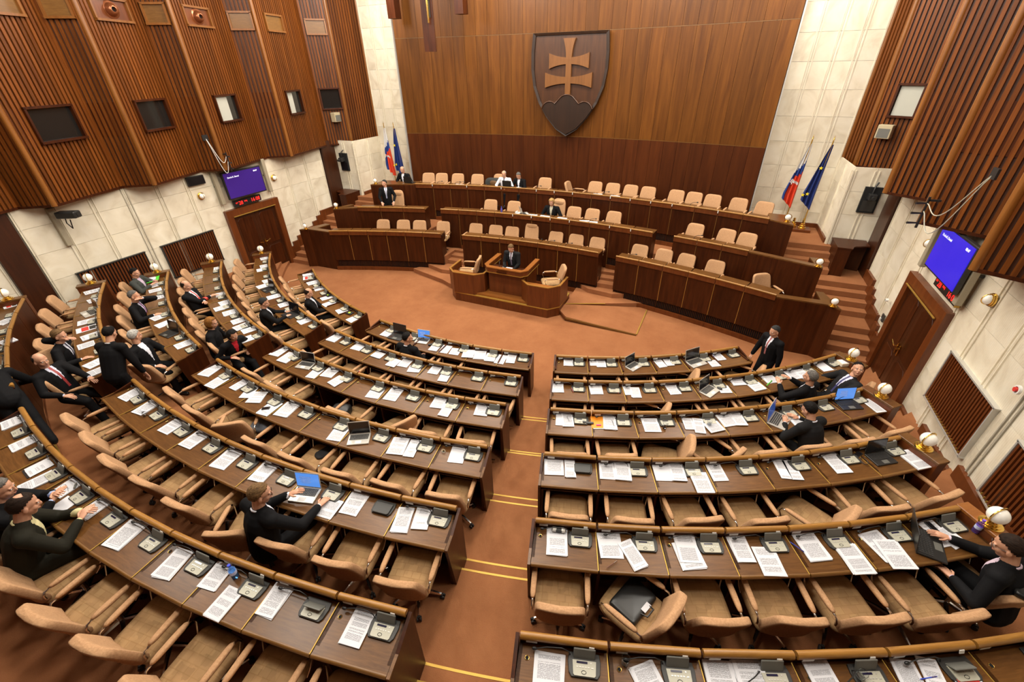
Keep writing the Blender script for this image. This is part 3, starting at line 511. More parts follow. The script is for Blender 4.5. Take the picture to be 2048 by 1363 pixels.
# rostrum
ro = thing('rostrum', 'reddish wooden speaker rostrum with brass trims in the middle of the carpet', 'rostrum', (-.2, -6.1, 0))
def rp(name, poly, z0, z1, m, bevel=0): 
    return obj(name, MB().prism([(x + .2, y + 6.1) for x, y in poly], z0, z1).mesh(name, m, bevel=bevel), ro)
base = [(-1.88, -5.9), (-1.64, -6.14), (1.24, -6.2), (1.5, -5.92), (1.5, -5.0), (-1.95, -5.0), (-1.95, -5.6)]
rp('plinth', base, 0, .25, W_ROST); rp('brass_trim', [(x * 1.006, y * 1.0012) for x, y in base], .25, .275, GOLD)
rp('step_ledge', [(-1.0, -6.1), (.62, -6.13), (.62, -5.3), (-1.0, -5.3)], .275, .33, W_ROSTT)
def pulpit(pts, z1, side):
    w_ = thick(pts, .05)
    rp('curved_screen', w_, .275, z1, W_ROST); rp('brass_rim', thick(pts, .06), z1, z1 + .022, W_EDGE)
pulpit([(-1.9, -5.25), (-1.88, -5.92), (-1.64, -6.14), (-1.0, -6.12), (-.78, -5.92), (-.78, -5.6)], .88, -1)
pulpit([(.42, -5.4), (.42, -5.95), (.66, -6.16), (1.24, -6.17), (1.48, -5.92), (1.5, -5.3)], .88, 1)
rp('writing_top', [(-1.84, -5.9), (-1.62, -6.1), (-1.02, -6.09), (-.82, -5.9), (-.85, -5.78), (-1.84, -5.78)], .76, .79, W_ROSTT)
rp('writing_top', [(.46, -5.95), (.68, -6.12), (1.22, -6.13), (1.44, -5.92), (1.44, -5.8), (.46, -5.8)], .76, .79, W_ROSTT)
cb = [(-.62, -5.78), (-.5, -5.86), (.34, -5.88), (.44, -5.78), (.44, -5.1), (-.66, -5.1)]
rp('lectern_body', [(-.66, -5.84), (.42, -5.86), (.42, -5.6), (-.66, -5.6)], .33, 1.0, W_ROST)
rp('lectern_side', [(-.68, -5.75), (-.62, -5.75), (-.66, -4.98), (-.72, -4.98)], .275, 1.0, W_PAN); rp('lectern_side', [(.4, -5.75), (.46, -5.75), (.46, -4.98), (.4, -4.98)], .275, 1.0, W_ROST)
col_ = [(-.7, -5.0), (-.70, -5.86), (-.6, -5.98), (.4, -6.0), (.5, -5.88), (.5, -5.0)]
rp('brass_band', thick(col_, .10), 1.0, 1.02, GOLD); rp('lectern_collar', thick(col_, .09), 1.02, 1.14, W_ROST); rp('lectern_rim', thick(col_, .13), 1.14, 1.17, W_ROSTT)
rp('reading_desk', [(-.6, -5.9), (.4, -5.92), (.4, -5.6), (-.6, -5.6)], 1.05, 1.08, W_PAN)
rp('nameplate', [(-.3, -6.075), (0, -6.078), (0, -6.07), (-.3, -6.07)], 1.055, 1.1, W_PAN)
rp('platform', [(-.66, -5.5), (.44, -5.5), (.44, -4.95), (-.66, -4.95)], .275, .42, CARPET)
for dx in (-.14, -.02):
    obj('microphone', MB().tube([(dx + .06, -5.93 + 6.1, 1.17), (dx + .06, -5.93 + 6.1, 1.22), (dx + .05, -5.88 + 6.1, 1.28)], .008, 6).sup((dx + .05, -5.87 + 6.1, 1.29), (.014, .02, .014)).mesh('microphone', BLACK, 60), ro)
t = thing('speech_papers', 'white sheets the speaker reads on the rostrum', 'papers', (-.12, -5.8, 1.09)); obj('sheet', MB().box((0, 0, 0), (.3, .21, .004)).mesh('sheet', PAPERW), t)
t = thing('floor_ramp', 'low carpeted wheelchair ramp with brass edges, right of the rostrum', 'ramp', (1.5, -5.7, 0))
b = MB().add([(0, .27, .12), (2.2, 1.1, .012), (2.15, -.5, .012), (.25, -.43, .115), (0, -.15, .12), (0, .27, 0), (2.2, 1.1, 0), (2.15, -.5, 0), (.25, -.43, 0), (0, -.15, 0)], ((4, 3, 2, 1, 0), (0, 1, 6, 5), (1, 2, 7, 6), (2, 3, 8, 7), (3, 4, 9, 8)))
obj('ramp_surface', b.mesh('ramp_surface', CARPET), t)
def bar(name, p, q_, w_, h, m, par=None):
    p, q_ = Vector(p), Vector(q_); d = q_ - p
    return obj(name, MB().box((0, 0, 0), (d.length, w_, h)).mesh(name, m), par, (p + q_) / 2, rot=(0, -atan2(d.z, d.xy.length), atan2(d.y, d.x)))
bar('brass_edge', (.02, .275, .128), (1.06, .69, .126), .035, .012, GOLD, t); bar('brass_edge', (2.15, -.48, .018), (2.19, .95, .018), .03, .012, GOLD, t)
bar('wood_edge', (.25, -.45, .075), (2.15, -.52, .012), .04, .05, W_NOSE, t); bar('wood_edge', (0, -.15, .06), (.25, -.45, .06), .03, .08, W_ROST, t)
# closed dark parapets beside the upper stairs
for s in (1, -1):
    r = thing('wooden_parapet', 'glossy dark wood parapet %s the upper stairs' % ('right of' if s > 0 else 'left of'), 'parapet', (s * 8.0, -2.9, 1.12))
    obj('body', MB().prism([(s * -.12, -.32), (s * .17, -.34), (s * .17, .45), (s * -.12, .45)], 0, .72).mesh('body', W_PAN), r)
    obj('top_board', MB().prism([(s * -.13, -.34), (s * .19, -.36), (s * .24, -.2), (s * .3, -.12), (s * .62, 0), (s * .62, .46), (s * -.13, .46)], .72, .75).mesh('top_board', W_PAN), r)
    obj('curved_back', MB().prism([(s * .3, .3), (s * .62, .2), (s * .62, .28), (s * .35, .36)], 0, .72).mesh('curved_back', W_DOOR), r)
# ---- coat of arms on the wall
em = thing('coat_of_arms', 'large carved wooden shield with double cross over three hills', 'emblem', (0, -1.1, 3.9))
R_ = [(1.15, 2.77), (1.2, 2.3), (1.2, 1.85), (1.13, 1.4), (.95, .95), (.68, .55), (.35, .2), (0, 0)]
out = [(-x, z) for x, z in R_[:-1]] + [(x, z) for x, z in R_[::-1]]
obj('shield', MB().prism(out, 0, .05, ax='y').mesh('shield', W_EMB), em)
inn = [(x * .93, (z - 1.6) * .945 + 1.6) for x, z in out]
n = len(out); b = MB(); 
for i in range(n):
    j = (i + 1) % n; A, B, Ci, D = out[i], out[j], inn[j], inn[i]
    b.hexa([(A[0], -.04, A[1]), (B[0], -.04, B[1]), (Ci[0], -.04, Ci[1]), (D[0], -.04, D[1])], [(A[0], -.11, A[1]), (B[0], -.11, B[1]), (Ci[0], -.09, Ci[1]), (D[0], -.09, D[1])])
obj('shield_rim', b.mesh('shield_rim', W_HILL), em)
def flare(x0, x1, zc, w0, w1, hor=True):
    n = 8; top = []; bot = []
    for i in range(n + 1):
        f_ = i / n; x = x0 + (x1 - x0) * f_; h = w0 + (w1 - w0) * f_ ** 2.2; top.append((x, zc + h)); bot.append((x, zc - h))
    p = top + bot[::-1]
    return p if hor else [(z - zc, x) for x, z in [(a, b2) for a, b2 in p]]
b = MB()
for s in (-1, 1):
    b.prism(flare(s * .0, s * .62, 2.06, .085, .20), .05, .12, ax='y'); b.prism(flare(0, s * .74, 1.56, .085, .20), .05, .12, ax='y')
b.prism(flare(2.06, 2.62, 0, .085, .19, False), .05, .125, ax='y'); b.prism([(-.085, 1.0), (.085, 1.0), (.085, 2.1), (-.085, 2.1)], .05, .122, ax='y')
obj('double_cross', b.mesh('double_cross', W_CROSS, bevel=.0), em)
def hillp():
    p = []
    for cx, cz, rr, a0, a1 in ((-.56, .72, .27, 165, 50), (0, .85, .33, 140, 40), (.56, .72, .27, 130, 15)):
        for k in range(9):
            a = radians(a0 + (a1 - a0) * k / 8); p.append((cx + rr * cos(a), cz + rr * sin(a)))
    return p + [(.62, .52), (.32, .22), (0, .06), (-.32, .22), (-.62, .52)]
obj('hills', MB().prism(hillp(), .05, .14, ax='y').mesh('hills', W_HILL), em)
hp = hillp()[:27]
obj('hill_outline', MB().tube([(x, -.14, z) for x, z in hp], .022, 6).mesh('hill_outline', W_EMB, 60), em)
# ---- flags
def flag_stand(x, y, z, kind, lean, label):
    r = thing('flag', label, 'flag', (x, y, z), 0)
    top = Vector((lean * .0, -.25, 2.35)); 
    obj('pole', MB().tube([(0, 0, .1), top], .016, 8).mesh('pole', GOLD), r); obj('finial', MB().lathe([(.0, 0), (.02, .02), (.012, .06), (0, .13)], 8).mesh('finial', BRASS), r, top)
    obj('pole_base', MB().lathe([(.1, 0), (.1, .04), (.075, .05), (.075, .09), (.055, .10), (.055, .14), (.035, .15), (.03, .28), (.018, .3)], 4 * 4).mesh('pole_base', BRASS, 30), r)
    nu, nv = 14, 24; V = []; F_ = []; Mi = []
    L = 1.72; wd = .3
    for j in range(nv + 1):
        v = j / nv
        for i in range(nu + 1):
            u_ = i / nu; wdt = (.05 + wd * min(1, v * 1.15) ** .9) * (1 - .12 * v)
            px_ = -wdt * u_ + (.02 if v < .9 else .02); 
            tz = top.z - .1 - v * L * (1 - .16 * u_ * v) ; f0 = (tz) / top.z
            V.append((px_ + .02, top.y * f0 + .055 * sin(u_ * 17 + v * 2.2) * (.4 + v) , tz))
    for j in range(nv):
        for i in range(nu):
            F_.append((j*(nu+1) + i, j*(nu+1) + i + 1, (j+1)*(nu+1) + i + 1, (j+1)*(nu+1) + i))
            v = (j + .5) / nv; u_ = (i + .5) / nu
            if kind == 'eu': Mi.append(0)
            else:
                d = v + .75 * u_ * .0 + (1 - u_) * .0
                k = v * 1.0 - u_ * .22 + .12
                Mi.append(0 if k < .36 else (1 if k < .52 else 2))
                if .50 < v < .62 and .2 < u_ < .75: Mi[-1] = 2
                if (.49 < v < .515 or .60 < v < .64) and .15 < u_ < .8: Mi[-1] = 0
                if v > .62 and u_ > .82 : Mi[-1] = 1
    b = MB(); b.v = V; b.f = F_; b.m = Mi
    if kind == 'eu': mats = [flat('eu_blue_cloth', (.012, .03, .17), .7)]
    else: mats = [flat('white_cloth', (.75, .75, .75), .7), flat('blue_cloth', (.015, .05, .26), .7), flat('red_cloth', (.75, .055, .015), .7)]
    cl = obj('flag_cloth', b.mesh('flag_cloth', mats, 180), r)
    def star(cx, cz, cy, R0):
        p = []
        for k in range(10):
            a = pi/2 + k * pi / 5; rr = R0 if k % 2 == 0 else R0 * .42; p.append((cx + rr * cos(a), cz + rr * sin(a)))
        return p
    if kind == 'eu':
        ym = flat('yellow_star', (.85, .68, .02), .6)
        for sx, sv in ((-.07, .33), (-.17, .73), (-.27, .75)):
            z_ = top.z - .1 - sv * L; obj('star', MB().prism(star(sx, z_, 0, .05), .075 - top.y * z_ / top.z, .083 - top.y * z_ / top.z, ax='y').mesh('star', ym), cl)
    else:
        z_ = top.z - .1 - .56 * L; yy = .085 - top.y * z_ / top.z; b = MB()
        b.box((-.16, -yy, z_), (.02, .006, .14)); b.box((-.16, -yy, z_ + .035), (.08, .006, .02)); b.box((-.16, -yy, z_ - .01), (.11, .006, .022))
        obj('double_cross', b.mesh('double_cross', WHITE), cl)
for s in (1, -1):
    sd = 'right' if s > 0 else 'left'
    flag_stand(s * 6.82 + (0 if s > 0 else .0), -1.45, 1.76, 'sk', 0, 'drooping white, blue and red flag with a double cross, %s of the panelled wall' % sd)
    flag_stand(s * 7.28 if s > 0 else -6.35, -1.5, 1.76, 'eu', 0, 'drooping dark blue flag with yellow stars, %s of the panelled wall' % sd)
    if s > 0:
        t = thing('flag_pedestal', 'low brown wooden block under the right flag poles', 'pedestal', (7.05, -1.45, 1.68)); obj('block', MB().box((0, 0, .04), (.9, .36, .08)).mesh('block', W_ROST, bevel=.006), t)
        t = thing('spare_pole_base', 'empty brass flag pole foot between the two right flags', 'pole base', (7.06, -1.38, 1.76)); obj('foot', MB().lathe([(.1, 0), (.1, .04), (.075, .05), (.075, .09), (.055, .10), (.055, .14), (.035, .15), (.03, .25)], 16).mesh('foot', BRASS, 30), t)
    else:
        t = thing('flag_pedestal', 'low wooden block under the left flag poles', 'pedestal', (-6.6, -1.45, 1.68)); obj('block', MB().box((0, 0, .04), (1.0, .36, .08)).mesh('block', W_ROST, bevel=.006), t)
# ---- globe lamps
OPAL = M_('opal_glass', (.86, .84, .78), .15, spec=.6, emit=(1, .9, .75), es=.05)
g_glass = MB().sup((0, 0, .145), (.088, .088, .088), 1, 20, 12).mesh('globe', OPAL, 180)
g_base = MB().lathe([(.10, 0), (.10, .012), (.08, .014), (.08, .028), (.06, .03), (.06, .046), (.045, .05), (.045, .07)], 20).mesh('brass_foot', BRASS, 30)
def _hoop(): return [(.092 * cos(radians(a)), 0, .145 + .092 * sin(radians(a))) for a in range(-70, 251, 16)]
g_hoop = MB().tube(_hoop(), .008, 6, flat=2.2).mesh('brass_hoop', BRASS, 60)
def globe_lamp(x, y, z, label, rz=0, sc=1):
    t = thing('globe_lamp', label, 'lamp', (x, y, z), rz, 'white globe lamps with brass feet')
    grow([('globe', g_glass, (0, 0, 0), (0, 0, 0)), ('brass_foot', g_base, (0, 0, 0), (0, 0, 0)), ('brass_hoop', g_hoop, (0, 0, 0), (0, 0, 0))], t); t.scale = (sc,) * 3
for s in (1, -1):
    sd = 'right' if s > 0 else 'left'
    globe_lamp(s * 7.58, -5.66, 1.33, 'white globe lamp on the %s flank of the lowest bench' % sd, 0, .8)
    globe_lamp(7.25 if s > 0 else -6.9, -4.78, 1.86, 'white globe lamp on the %s flank of the second tier' % sd, 0, .8)
    globe_lamp(6.6 if s > 0 else -6.38, -3.2, 2.37, 'white globe lamp on the %s end of the top tier' % sd, 0, .8)
# ================================================================ DEPUTIES' DESKS
term_base = MB().prism([(-.12, -.065), (-.1, -.095), (.1, -.095), (.12, -.065), (.128, .015), (.118, .075), (-.118, .075), (-.128, .015)], 0, .018).mesh('terminal_base', BASEP, bevel=.003)
term_key = MB().prism([(-.086, -.078), (-.076, -.088), (.076, -.088), (.086, -.078), (.092, .018), (-.092, .018)], .018, .026).mesh('keypad', KEY)
term_disp = MB().box((-.018, .003, .027), (.085, .015, .003)).mesh('display', DISP)
term_btn = MB().tube([(.018*cos(a) - .005, -.063 + .012*sin(a), .027) for a in [2*pi*k/12 for k in range(13)]], .002, 4).mesh('round_button', BASEP)
_k = MB()
for k in range(5): _k.box((-.055 + .022*k, -.028, .027), (.013, .008, .003))
_k.box((.062, -.03, .027), (.018, .008, .003)); _k.box((.052, .003, .027), (.01, .01, .003))
term_keys = _k.mesh('key_row', SILVER)
term_lid = MB().box((0, .0, .045), (.172, .014, .09)).mesh('terminal_lid', GREY, bevel=.005)
term_shut = MB().prism([(-.10, -.06), (-.085, -.075), (.085, -.075), (.10, -.06), (.105, .06), (-.105, .06)], -.005, .012).mesh('terminal_lid', BASEP, bevel=.004)
term_card = MB().box((.055, 0, .098), (.04, .005, .03)).mesh('voting_card', WHITE)
mic_stem = MB().tube([(-.11, .05, .02), (-.125, .055, .06), (-.18, .06, .085), (-.30, .06, .07), (-.38, .05, .05)], .0045, 6).mesh('microphone_stem', BLACK, 60)
mic_head = MB().sup((-.395, .048, .05), (.024, .014, .014), 1, 10, 6).mesh('microphone_head', BLACK, 180)
mic_stem2 = MB().tube([(-.11, .03, .02), (-.13, .0, .09), (-.20, -.05, .12), (-.28, -.09, .115)], .0045, 6).mesh('microphone_stem', BLACK, 60)
mic_head2 = MB().sup((-.30, -.10, .113), (.024, .018, .018), 1, 10, 6).mesh('microphone_head', BLACK, 180)
deskcache = {}
def desk_meshes(r, da, front_h, key):
    if key in deskcache: return deskcache[key]
    h = radians(da) / 2; D = .45; A = lambda rr, f=1.0: rr * sin(h) * f; Y = lambda rr: r - rr * cos(h) # local y: 0 at rail radius chord, negative behind
    g = .006; H = .9; x0 = A(r) - g; x1 = A(r + D) - g
    yb = -D; y0 = -.015
    m = {}
    m['desktop'] = MB().hexa([(-x1, yb + .03, 0), (x1, yb + .03, 0), (x0, y0, 0), (-x0, y0, 0)], [(-x1, yb + .03, .03), (x1, yb + .03, .03), (x0, y0, .03), (-x0, y0, .03)]).mesh('desktop', W_TOP)
    m['nosing'] = MB().tube([(-x1, yb + .022, .013), (x1, yb + .022, .013)], .021, 8).mesh('nosing', W_NOSE, 60)
    m['rail'] = MB().tube([(-x0 + .006, 0, -.03), (x0 - .006, 0, -.03)], .032, 12).mesh('rail', W_EDGE, 60)
    m['front_panel'] = MB().box((0, .004, (.86 - front_h) / 2), (2 * x0, .028, .86 + front_h)).mesh('front_panel', W_PAN)
    m['shelf'] = MB().hexa([(-x1, yb + .07, 0), (x1, yb + .07, 0), (x0, y0, 0), (-x0, y0, 0)], [(-x1, yb + .07, .015), (x1, yb + .07, .015), (x0, y0, .015), (-x0, y0, .015)]).mesh('shelf', W_PAN)
    m['apron'] = MB().box((0, yb + .10, -.045), (2 * x1 - .05, .015, .05)).mesh('apron', W_NOSE)
    m['partition'] = MB().hexa([(-x0 - .0, y0, 0), (-x0 + .03, y0, 0), (-x1 + .03, yb + .09, 0), (-x1, yb + .09, 0)], [(-x0 - .0, y0, .78), (-x0 + .03, y0, .78), (-x1 + .03, yb + .09, .78), (-x1, yb + .09, .78)]).mesh('partition', W_PAN)
    m['brass_strip'] = MB().hexa([(x0 - .004, y0, .776), (x0 + .004, y0, .776), (x1 + .004, yb + .02, .776), (x1 - .004, yb + .02, .776)], [(x0 - .004, y0, .784), (x0 + .004, y0, .784), (x1 + .004, yb + .02, .784), (x1 - .004, yb + .02, .784)]).mesh('brass_strip', GOLD)
    m['x0'] = x0; m['x1'] = x1
    deskcache[key] = m; return m
plate_me = MB().box((0, 0, 0), (.09, .006, .035)).mesh('name_plate', WHITE)
ring_me = MB().tube([(.017*cos(a), .017*sin(a), 0) for a in [2*pi*k/12 for k in range(13)]], .003, 5).mesh('cable_ring', BRASS, 60); hole_me = MB().lathe([(.015, 0), (.015, .001), (0, .001)], 12).mesh('cable_hole', DARKH)
DESK = {}      # row -> list of (angle centre)
def where(row, k, n):
    blk, i = row[0], int(row[1])
    if blk == 'R': return '%s from aisle, row %s, right block' % (ORD[k + 1], NUMW[i])
    if blk == 'L': return '%s from left, row %s, middle block' % (ORD[k + 1], NUMW[i])
    return '%s from wall, row %s, left block' % (ORD[k + 1], NUMW[i])
NOTERM = {('R4', 0), ('L5', 7), ('R6', 6)}
for row, (a0, a1, n) in ROWS.items():
    i = int(row[1]); r = RR[i-1]; zf = FZ[i-1]; da = (a1 - a0) / n; fh = 0.0 if i == 1 else FZ[i-1] - FZ[i-2]
    m = desk_meshes(r, da, fh, row); dz = ZR[i-1] - .9 - zf
    for k in range(n):
        ac = a0 + (k + .5) * da; p = polar(r, ac, zf); rz = radians(ac)
        t = thing('deputy_desk', 'walnut desk, ' + where(row, k, n), 'desk', p, rz, 'walnut desks in the %s row of the %s' % (ROWN[i], BLKN[row[0]]))
        DESK.setdefault(row, []).append(ac)
        obj('front_panel', m['front_panel'], t); obj('desktop', m['desktop'], t, (0, 0, .75 + dz)); obj('nosing', m['nosing'], t, (0, 0, .75 + dz)); obj('rail', m['rail'], t, (0, 0, .9 + dz))
        obj('shelf', m['shelf'], t, (0, 0, .63)); obj('apron', m['apron'], t, (0, 0, .75 + dz)); obj('partition', m['partition'], t)
        if k < n - 1: obj('brass_strip', m['brass_strip'], t, (0, 0, dz))
        else: obj('partition', m['partition'], t, scale=(-1, 1, 1))
        zt = .78 + dz
        if i >= 3 or row[0] != 'F':
            obj('name_plate', plate_me, t, (-m['x0'] * .72, -.022, zt + .055)); c = obj('cable_ring', ring_me, t, (-m['x0'] * .8, -.12, zt + .002)); obj('cable_hole', hole_me, c)
        # voting terminal with microphone
        tm = thing('voting_terminal', '', 'terminal', polar(r + .115 - 0, ac, zf + zt) + Vector((cos(rz), sin(rz), 0)) * (m['x0'] * .48), rz, 'voting terminals on the desks')
        closed = (row, k) in NOTERM
        tm['label'] = ('closed dark voting terminal on the desk %s' if closed else 'grey voting terminal on the desk %s') % where(row, k, n)
        obj('terminal_base', term_base, tm)
        if closed: obj('terminal_lid', term_shut, tm, (0, -.02, .024)); continue
        obj('terminal_lid', term_lid, tm, (0, .035, .012), rot=(radians(random.choice((-22, -28, -18, -25)) if (row, k) not in {('L6', 8), ('R6', 4)} else 48), 0, 0))
        obj('keypad', term_key, tm); obj('display', term_disp, tm)
        if i >= 3 or row[0] != 'F':
            obj('round_button', term_btn, tm); obj('key_row', term_keys, tm)
            if random.random() < .8: obj('voting_card', term_card, tm, (0, .035, .0), rot=(radians(-24), 0, 0))
        hi = row in ('R6',) and k in (2, 3, 5)
        st = obj('microphone_stem', mic_stem2 if hi else mic_stem, tm); obj('microphone_head', mic_head2 if hi else mic_head, st)
    # radial end boards
    for s, ac, kk in ((-1, a0, 0), (1, a1, n - 1)):
        wallside = (row[0] == 'R' and s > 0) or (row[0] == 'F' and s < 0)
        rz = radians(ac); t = thing('row_end_board', '%s end board closing the %s row of the %s' % (('right' if s > 0 else 'left'), ROWN[i], BLKN[row[0]]), 'end board', polar(r, ac, zf), rz)
        if wallside and i > 1:
            obj('side_panel', MB().hexa([(0, .02, -fh), (s*.14, .02, -fh), (s*.16, -.5, -fh), (s*.0, -.5, -fh)], [(0, .02, .86), (s*.14, .02, .86), (s*.16, -.5, .86), (0, -.5, .86)]).mesh('side_panel', W_ROST), t)
            obj('top_board', MB().hexa([(0, .03, .86), (s*.15, .03, .86), (s*.17, -.51, .86), (s*-.01, -.51, .86)], [(0, .03, .9), (s*.15, .03, .9), (s*.17, -.51, .9), (s*-.01, -.51, .9)]).mesh('top_board', W_ROSTT if row == 'R5' else W_TOP, bevel=.006), t)
            g = polar(r + .24, ac, zf + .9) + Vector((cos(rz), sin(rz), 0)) * (s * .08)
            globe_lamp(g.x, g.y, g.z, 'white globe lamp at the wall end of the %s row, %s' % (ROWN[i], BLKN[row[0]]), rz)
        else:
            obj('side_panel', MB().hexa([(0, .018, -fh), (s*.03, .018, -fh), (s*.03, -.36, 0), (0, -.36, 0)], [(0, .018, .86), (s*.03, .018, .86), (s*.03, -.45, .75), (0, -.45, .75)]).mesh('side_panel', W_PAN), t)
            obj('cap', MB().hexa([(0, .018, .75), (s*.028, .018, .75), (s*.028, -.45, .745), (0, -.45, .745)], [(0, .018, .80), (s*.028, .018, .80), (s*.028, -.45, .785), (0, -.45, .785)]).mesh('cap', W_TOP), t)
# ================================================================ CHAIRS (facing +y)
def seatf(x, y, z): return (x, y, z * (1 - .25 * (y / .25) ** 2 if y > 0 else 1) - .012 * (abs(x) / .24) ** 2 * 0)
ch_seat = MB().sup((0, .0, .455), (.245, .272, .055), .35, 24, 8, e2=.55).mesh('seat', FABS, 180)
ch_under = MB().sup((0, 0, .405), (.22, .21, .03), .4, 16, 6, e2=.6).mesh('seat_shell', BLACK, 180)
def backf(x, y, z):
    q = (z + .21) / .42
    return (x * (1 - .09 * q), y - .02 - .10 * q + .07 * (abs(x) / .28) ** 2 * (1.0 - .5 * q) + .03 * math.exp(-((q - .3) / .16) ** 2), z)
ch_back = MB().sup((0, -.255, .69), (.246, .044, .225), .3, 28, 12, e2=.34, fn=backf).mesh('backrest', FAB, 180)
def backf2(x, y, z):
    q = (z + .32) / .64
    return (x * (1 - .10 * q), y - .02 - .15 * q + .06 * (abs(x) / .28) ** 2, z)
ch_backh = MB().sup((0, -.255, .79), (.24, .048, .32), .38, 28, 12, e2=.5, fn=backf2).sup((0, -.36, 1.0), (.18, .04, .06), .4, 16, 8).mesh('backrest', FAB, 180)
ch_arm = MB().sup((0, 0, .655), (.028, .18, .02), .6, 12, 6, e2=.6).mesh('armrest', FAB, 180)
ch_armf = MB().tube([(0, .155, .64), (0, .20, .63), (0, .215, .58), (-.02, .17, .47), (-.03, .12, .42)], .0085, 6).mesh('arm_frame', CHROME, 60)
ch_brk = MB().tube([(0, -.16, .645), (0, -.215, .64), (0, -.235, .6), (0, -.235, .56)], .011, 6).mesh('arm_bracket', CHROME, 60)
ch_col = MB().lathe([(.03, .10), (.03, .24), (.018, .25), (.018, .40)], 10).mesh('column', CHROME, 40)
def _leg(b, a):
    c, s = cos(a), sin(a); b.tube([(.02*c, .02*s, .12), (.15*c, .15*s, .105), (.26*c, .26*s, .075)], [.024, .02, .014], 6)
ch_leg = MB(); _leg(ch_leg, 0); ch_leg = ch_leg.mesh('leg', CHROME, 50)
ch_caster = MB().box((.265, 0, .05), (.03, .05, .04)).lathe([(.0, 0), (.027, 0), (.027, .045), (0, .045)], 10, (0, 0, 0)).mesh('c', RUBBER)
_c2 = MB()
for dy in (-.016, .016):
    _c2.prism([(.27 + .027*cos(2*pi*k/12), .027 + .027*sin(2*pi*k/12)) for k in range(12)], dy - .008, dy + .008, ax='y')
_c2.box((.265, 0, .055), (.02, .03, .03)); ch_caster = _c2.mesh('caster', RUBBER, 40)
_b = MB()
for k in range(5): _leg(_b, 2*pi*k/5 + .3)
ch_star = _b.mesh('star_base', CHROME, 50)
def chair(x, y, z, rz, label, group, det=1, high=False):
    t = thing('swivel_chair', label, 'chair', (x, y, z), rz, group)
    obj('seat', ch_seat, t); obj('backrest', ch_backh if high else ch_back, t)
    for s in (-1, 1):
        a = obj('armrest', ch_arm, t, (s * .262, 0, 0)); obj('arm_frame', ch_armf, a, scale=(s, 1, 1)); obj('arm_bracket', ch_brk, a)
    obj('seat_shell', ch_under, t); obj('column', ch_col, t)
    if det:
        o_ = random.uniform(0, 1.2)
        for k in range(5):
            l = obj('leg', ch_leg, t, rot=(0, 0, o_ + 2*pi*k/5)); obj('caster', ch_caster, l)
    else: obj('star_base', ch_star, t)
    return t
CH = {}   # overrides: (row, seat index) -> (extra r, extra angle in deg, yaw offset deg) or None for no chair
OV = {('R5', 1): (.06, 0, 46), ('R5', 5): (.06, 0, 6), ('R4', 4): (.10, 0, 35), ('R3', 2): (.0, 0, 65), ('R2', 2): (.0, -.3, 60), ('R1', 3): (0, 0, 62), ('R1', 5): (0, 0, 40),
      ('L4', 2): (.04, -.6, 42), ('L3', 4): (.05, .4, 62), ('L5', 5): (.10, 0, 28), ('L6', 7): (.04, 0, 0), ('R3', 3): (.04, 0, 30), ('F5', 4): (.05, 0, -60), ('F4', 6): (.1, 0, 30), ('L4', 3): (0.02, 0, 4), ('R2', 8): (.05, -1, 20)}
NOCH = {('L3', 2), ('L1', 4), ('L1', 5), ('R6', 0), ('R6', 1), ('R6', 2), ('R6', 3), ('R6', 4), ('R6', 5), ('R4', 8)}
SEAT = {}
for row, (a0, a1, n) in ROWS.items():
    i = int(row[1]); da = (a1 - a0) / n
    for k in range(n):
        dr, dA, yaw = OV.get((row, k), (0, 0, 0)); ac = a0 + (k + .5) * da + dA
        if (row, k) in NOCH: continue
        jit = random.uniform(-5, 5); p = polar(RR[i-1] + .50 + dr + (.10 if row == 'L6' else 0.03) + random.uniform(-.01, .03), ac, FZ[i-1])
        if (row, k) in {('R5', 0)}: p += Vector((-.03, 0, 0))
        st = 'turned sideways' if abs(yaw) > 25 else 'tucked in'
        chair(p.x, p.y, p.z, radians(ac + yaw + jit), 'beige swivel chair %s at desk %s' % (st, where(row, k, n)) if abs(yaw) > 25 else 'beige swivel chair at the desk %s' % where(row, k, n), 'beige swivel chairs at the desks', 1 if row in ('L6', 'L5', 'L4', 'R5', 'R4') else 0)
for t, zs, xs, nm in ((1, 1.68, (-4.85, -4.38, -3.78, -3.05, -.6, .62, 1.14, 1.72, 2.28, 2.85, 3.69, 4.19, 4.72, 5.40, 6.02), 'top tier'),
                      (2, 1.12, (-5.35, -2.06, -1.26, .26, .80, 1.38, 2.07, 4.42, 5.2, 5.72), 'second tier'),
                      (3, .56, (-5.35, -4.65, -4.1, -3.3, -2.2, -1.5, -.95, -.27, .5, 1.18, 1.85, 3.1, 3.78, 4.35, 5.1, 6.4), 'lowest bench')):
    for k, x in enumerate(xs):
        sl = -x / G[t][1]; a = atan2(sl, 1); dy = .45 if t == 1 else .56
        yaw = {(1, 5): 90, (3, 15): 55}.get((t, k), random.uniform(-4, 4))
        chair(x, gy(t, x) + dy, zs, pi + a + radians(yaw), 'beige swivel chair, %s from left, behind the %s' % (ORD[k + 1], nm) , 'beige swivel chairs behind the government benches', 0, (t, k) in ((3, 7), (2, 0), (2, 3)))
chair(-1.45, -5.62, .28, radians(105), 'pale swivel chair in the left wing of the rostrum', 'pale chairs in the rostrum wings', 0)
chair(1.08, -5.45, .28, radians(118), 'pale swivel chair in the right wing of the rostrum', 'pale chairs in the rostrum wings', 0)
chair(-3.05, -1.35 - .2, 1.68, 0, 'beige chair hidden under the dark jacket on the top tier', 'beige swivel chairs behind the government benches', 0) if False else None
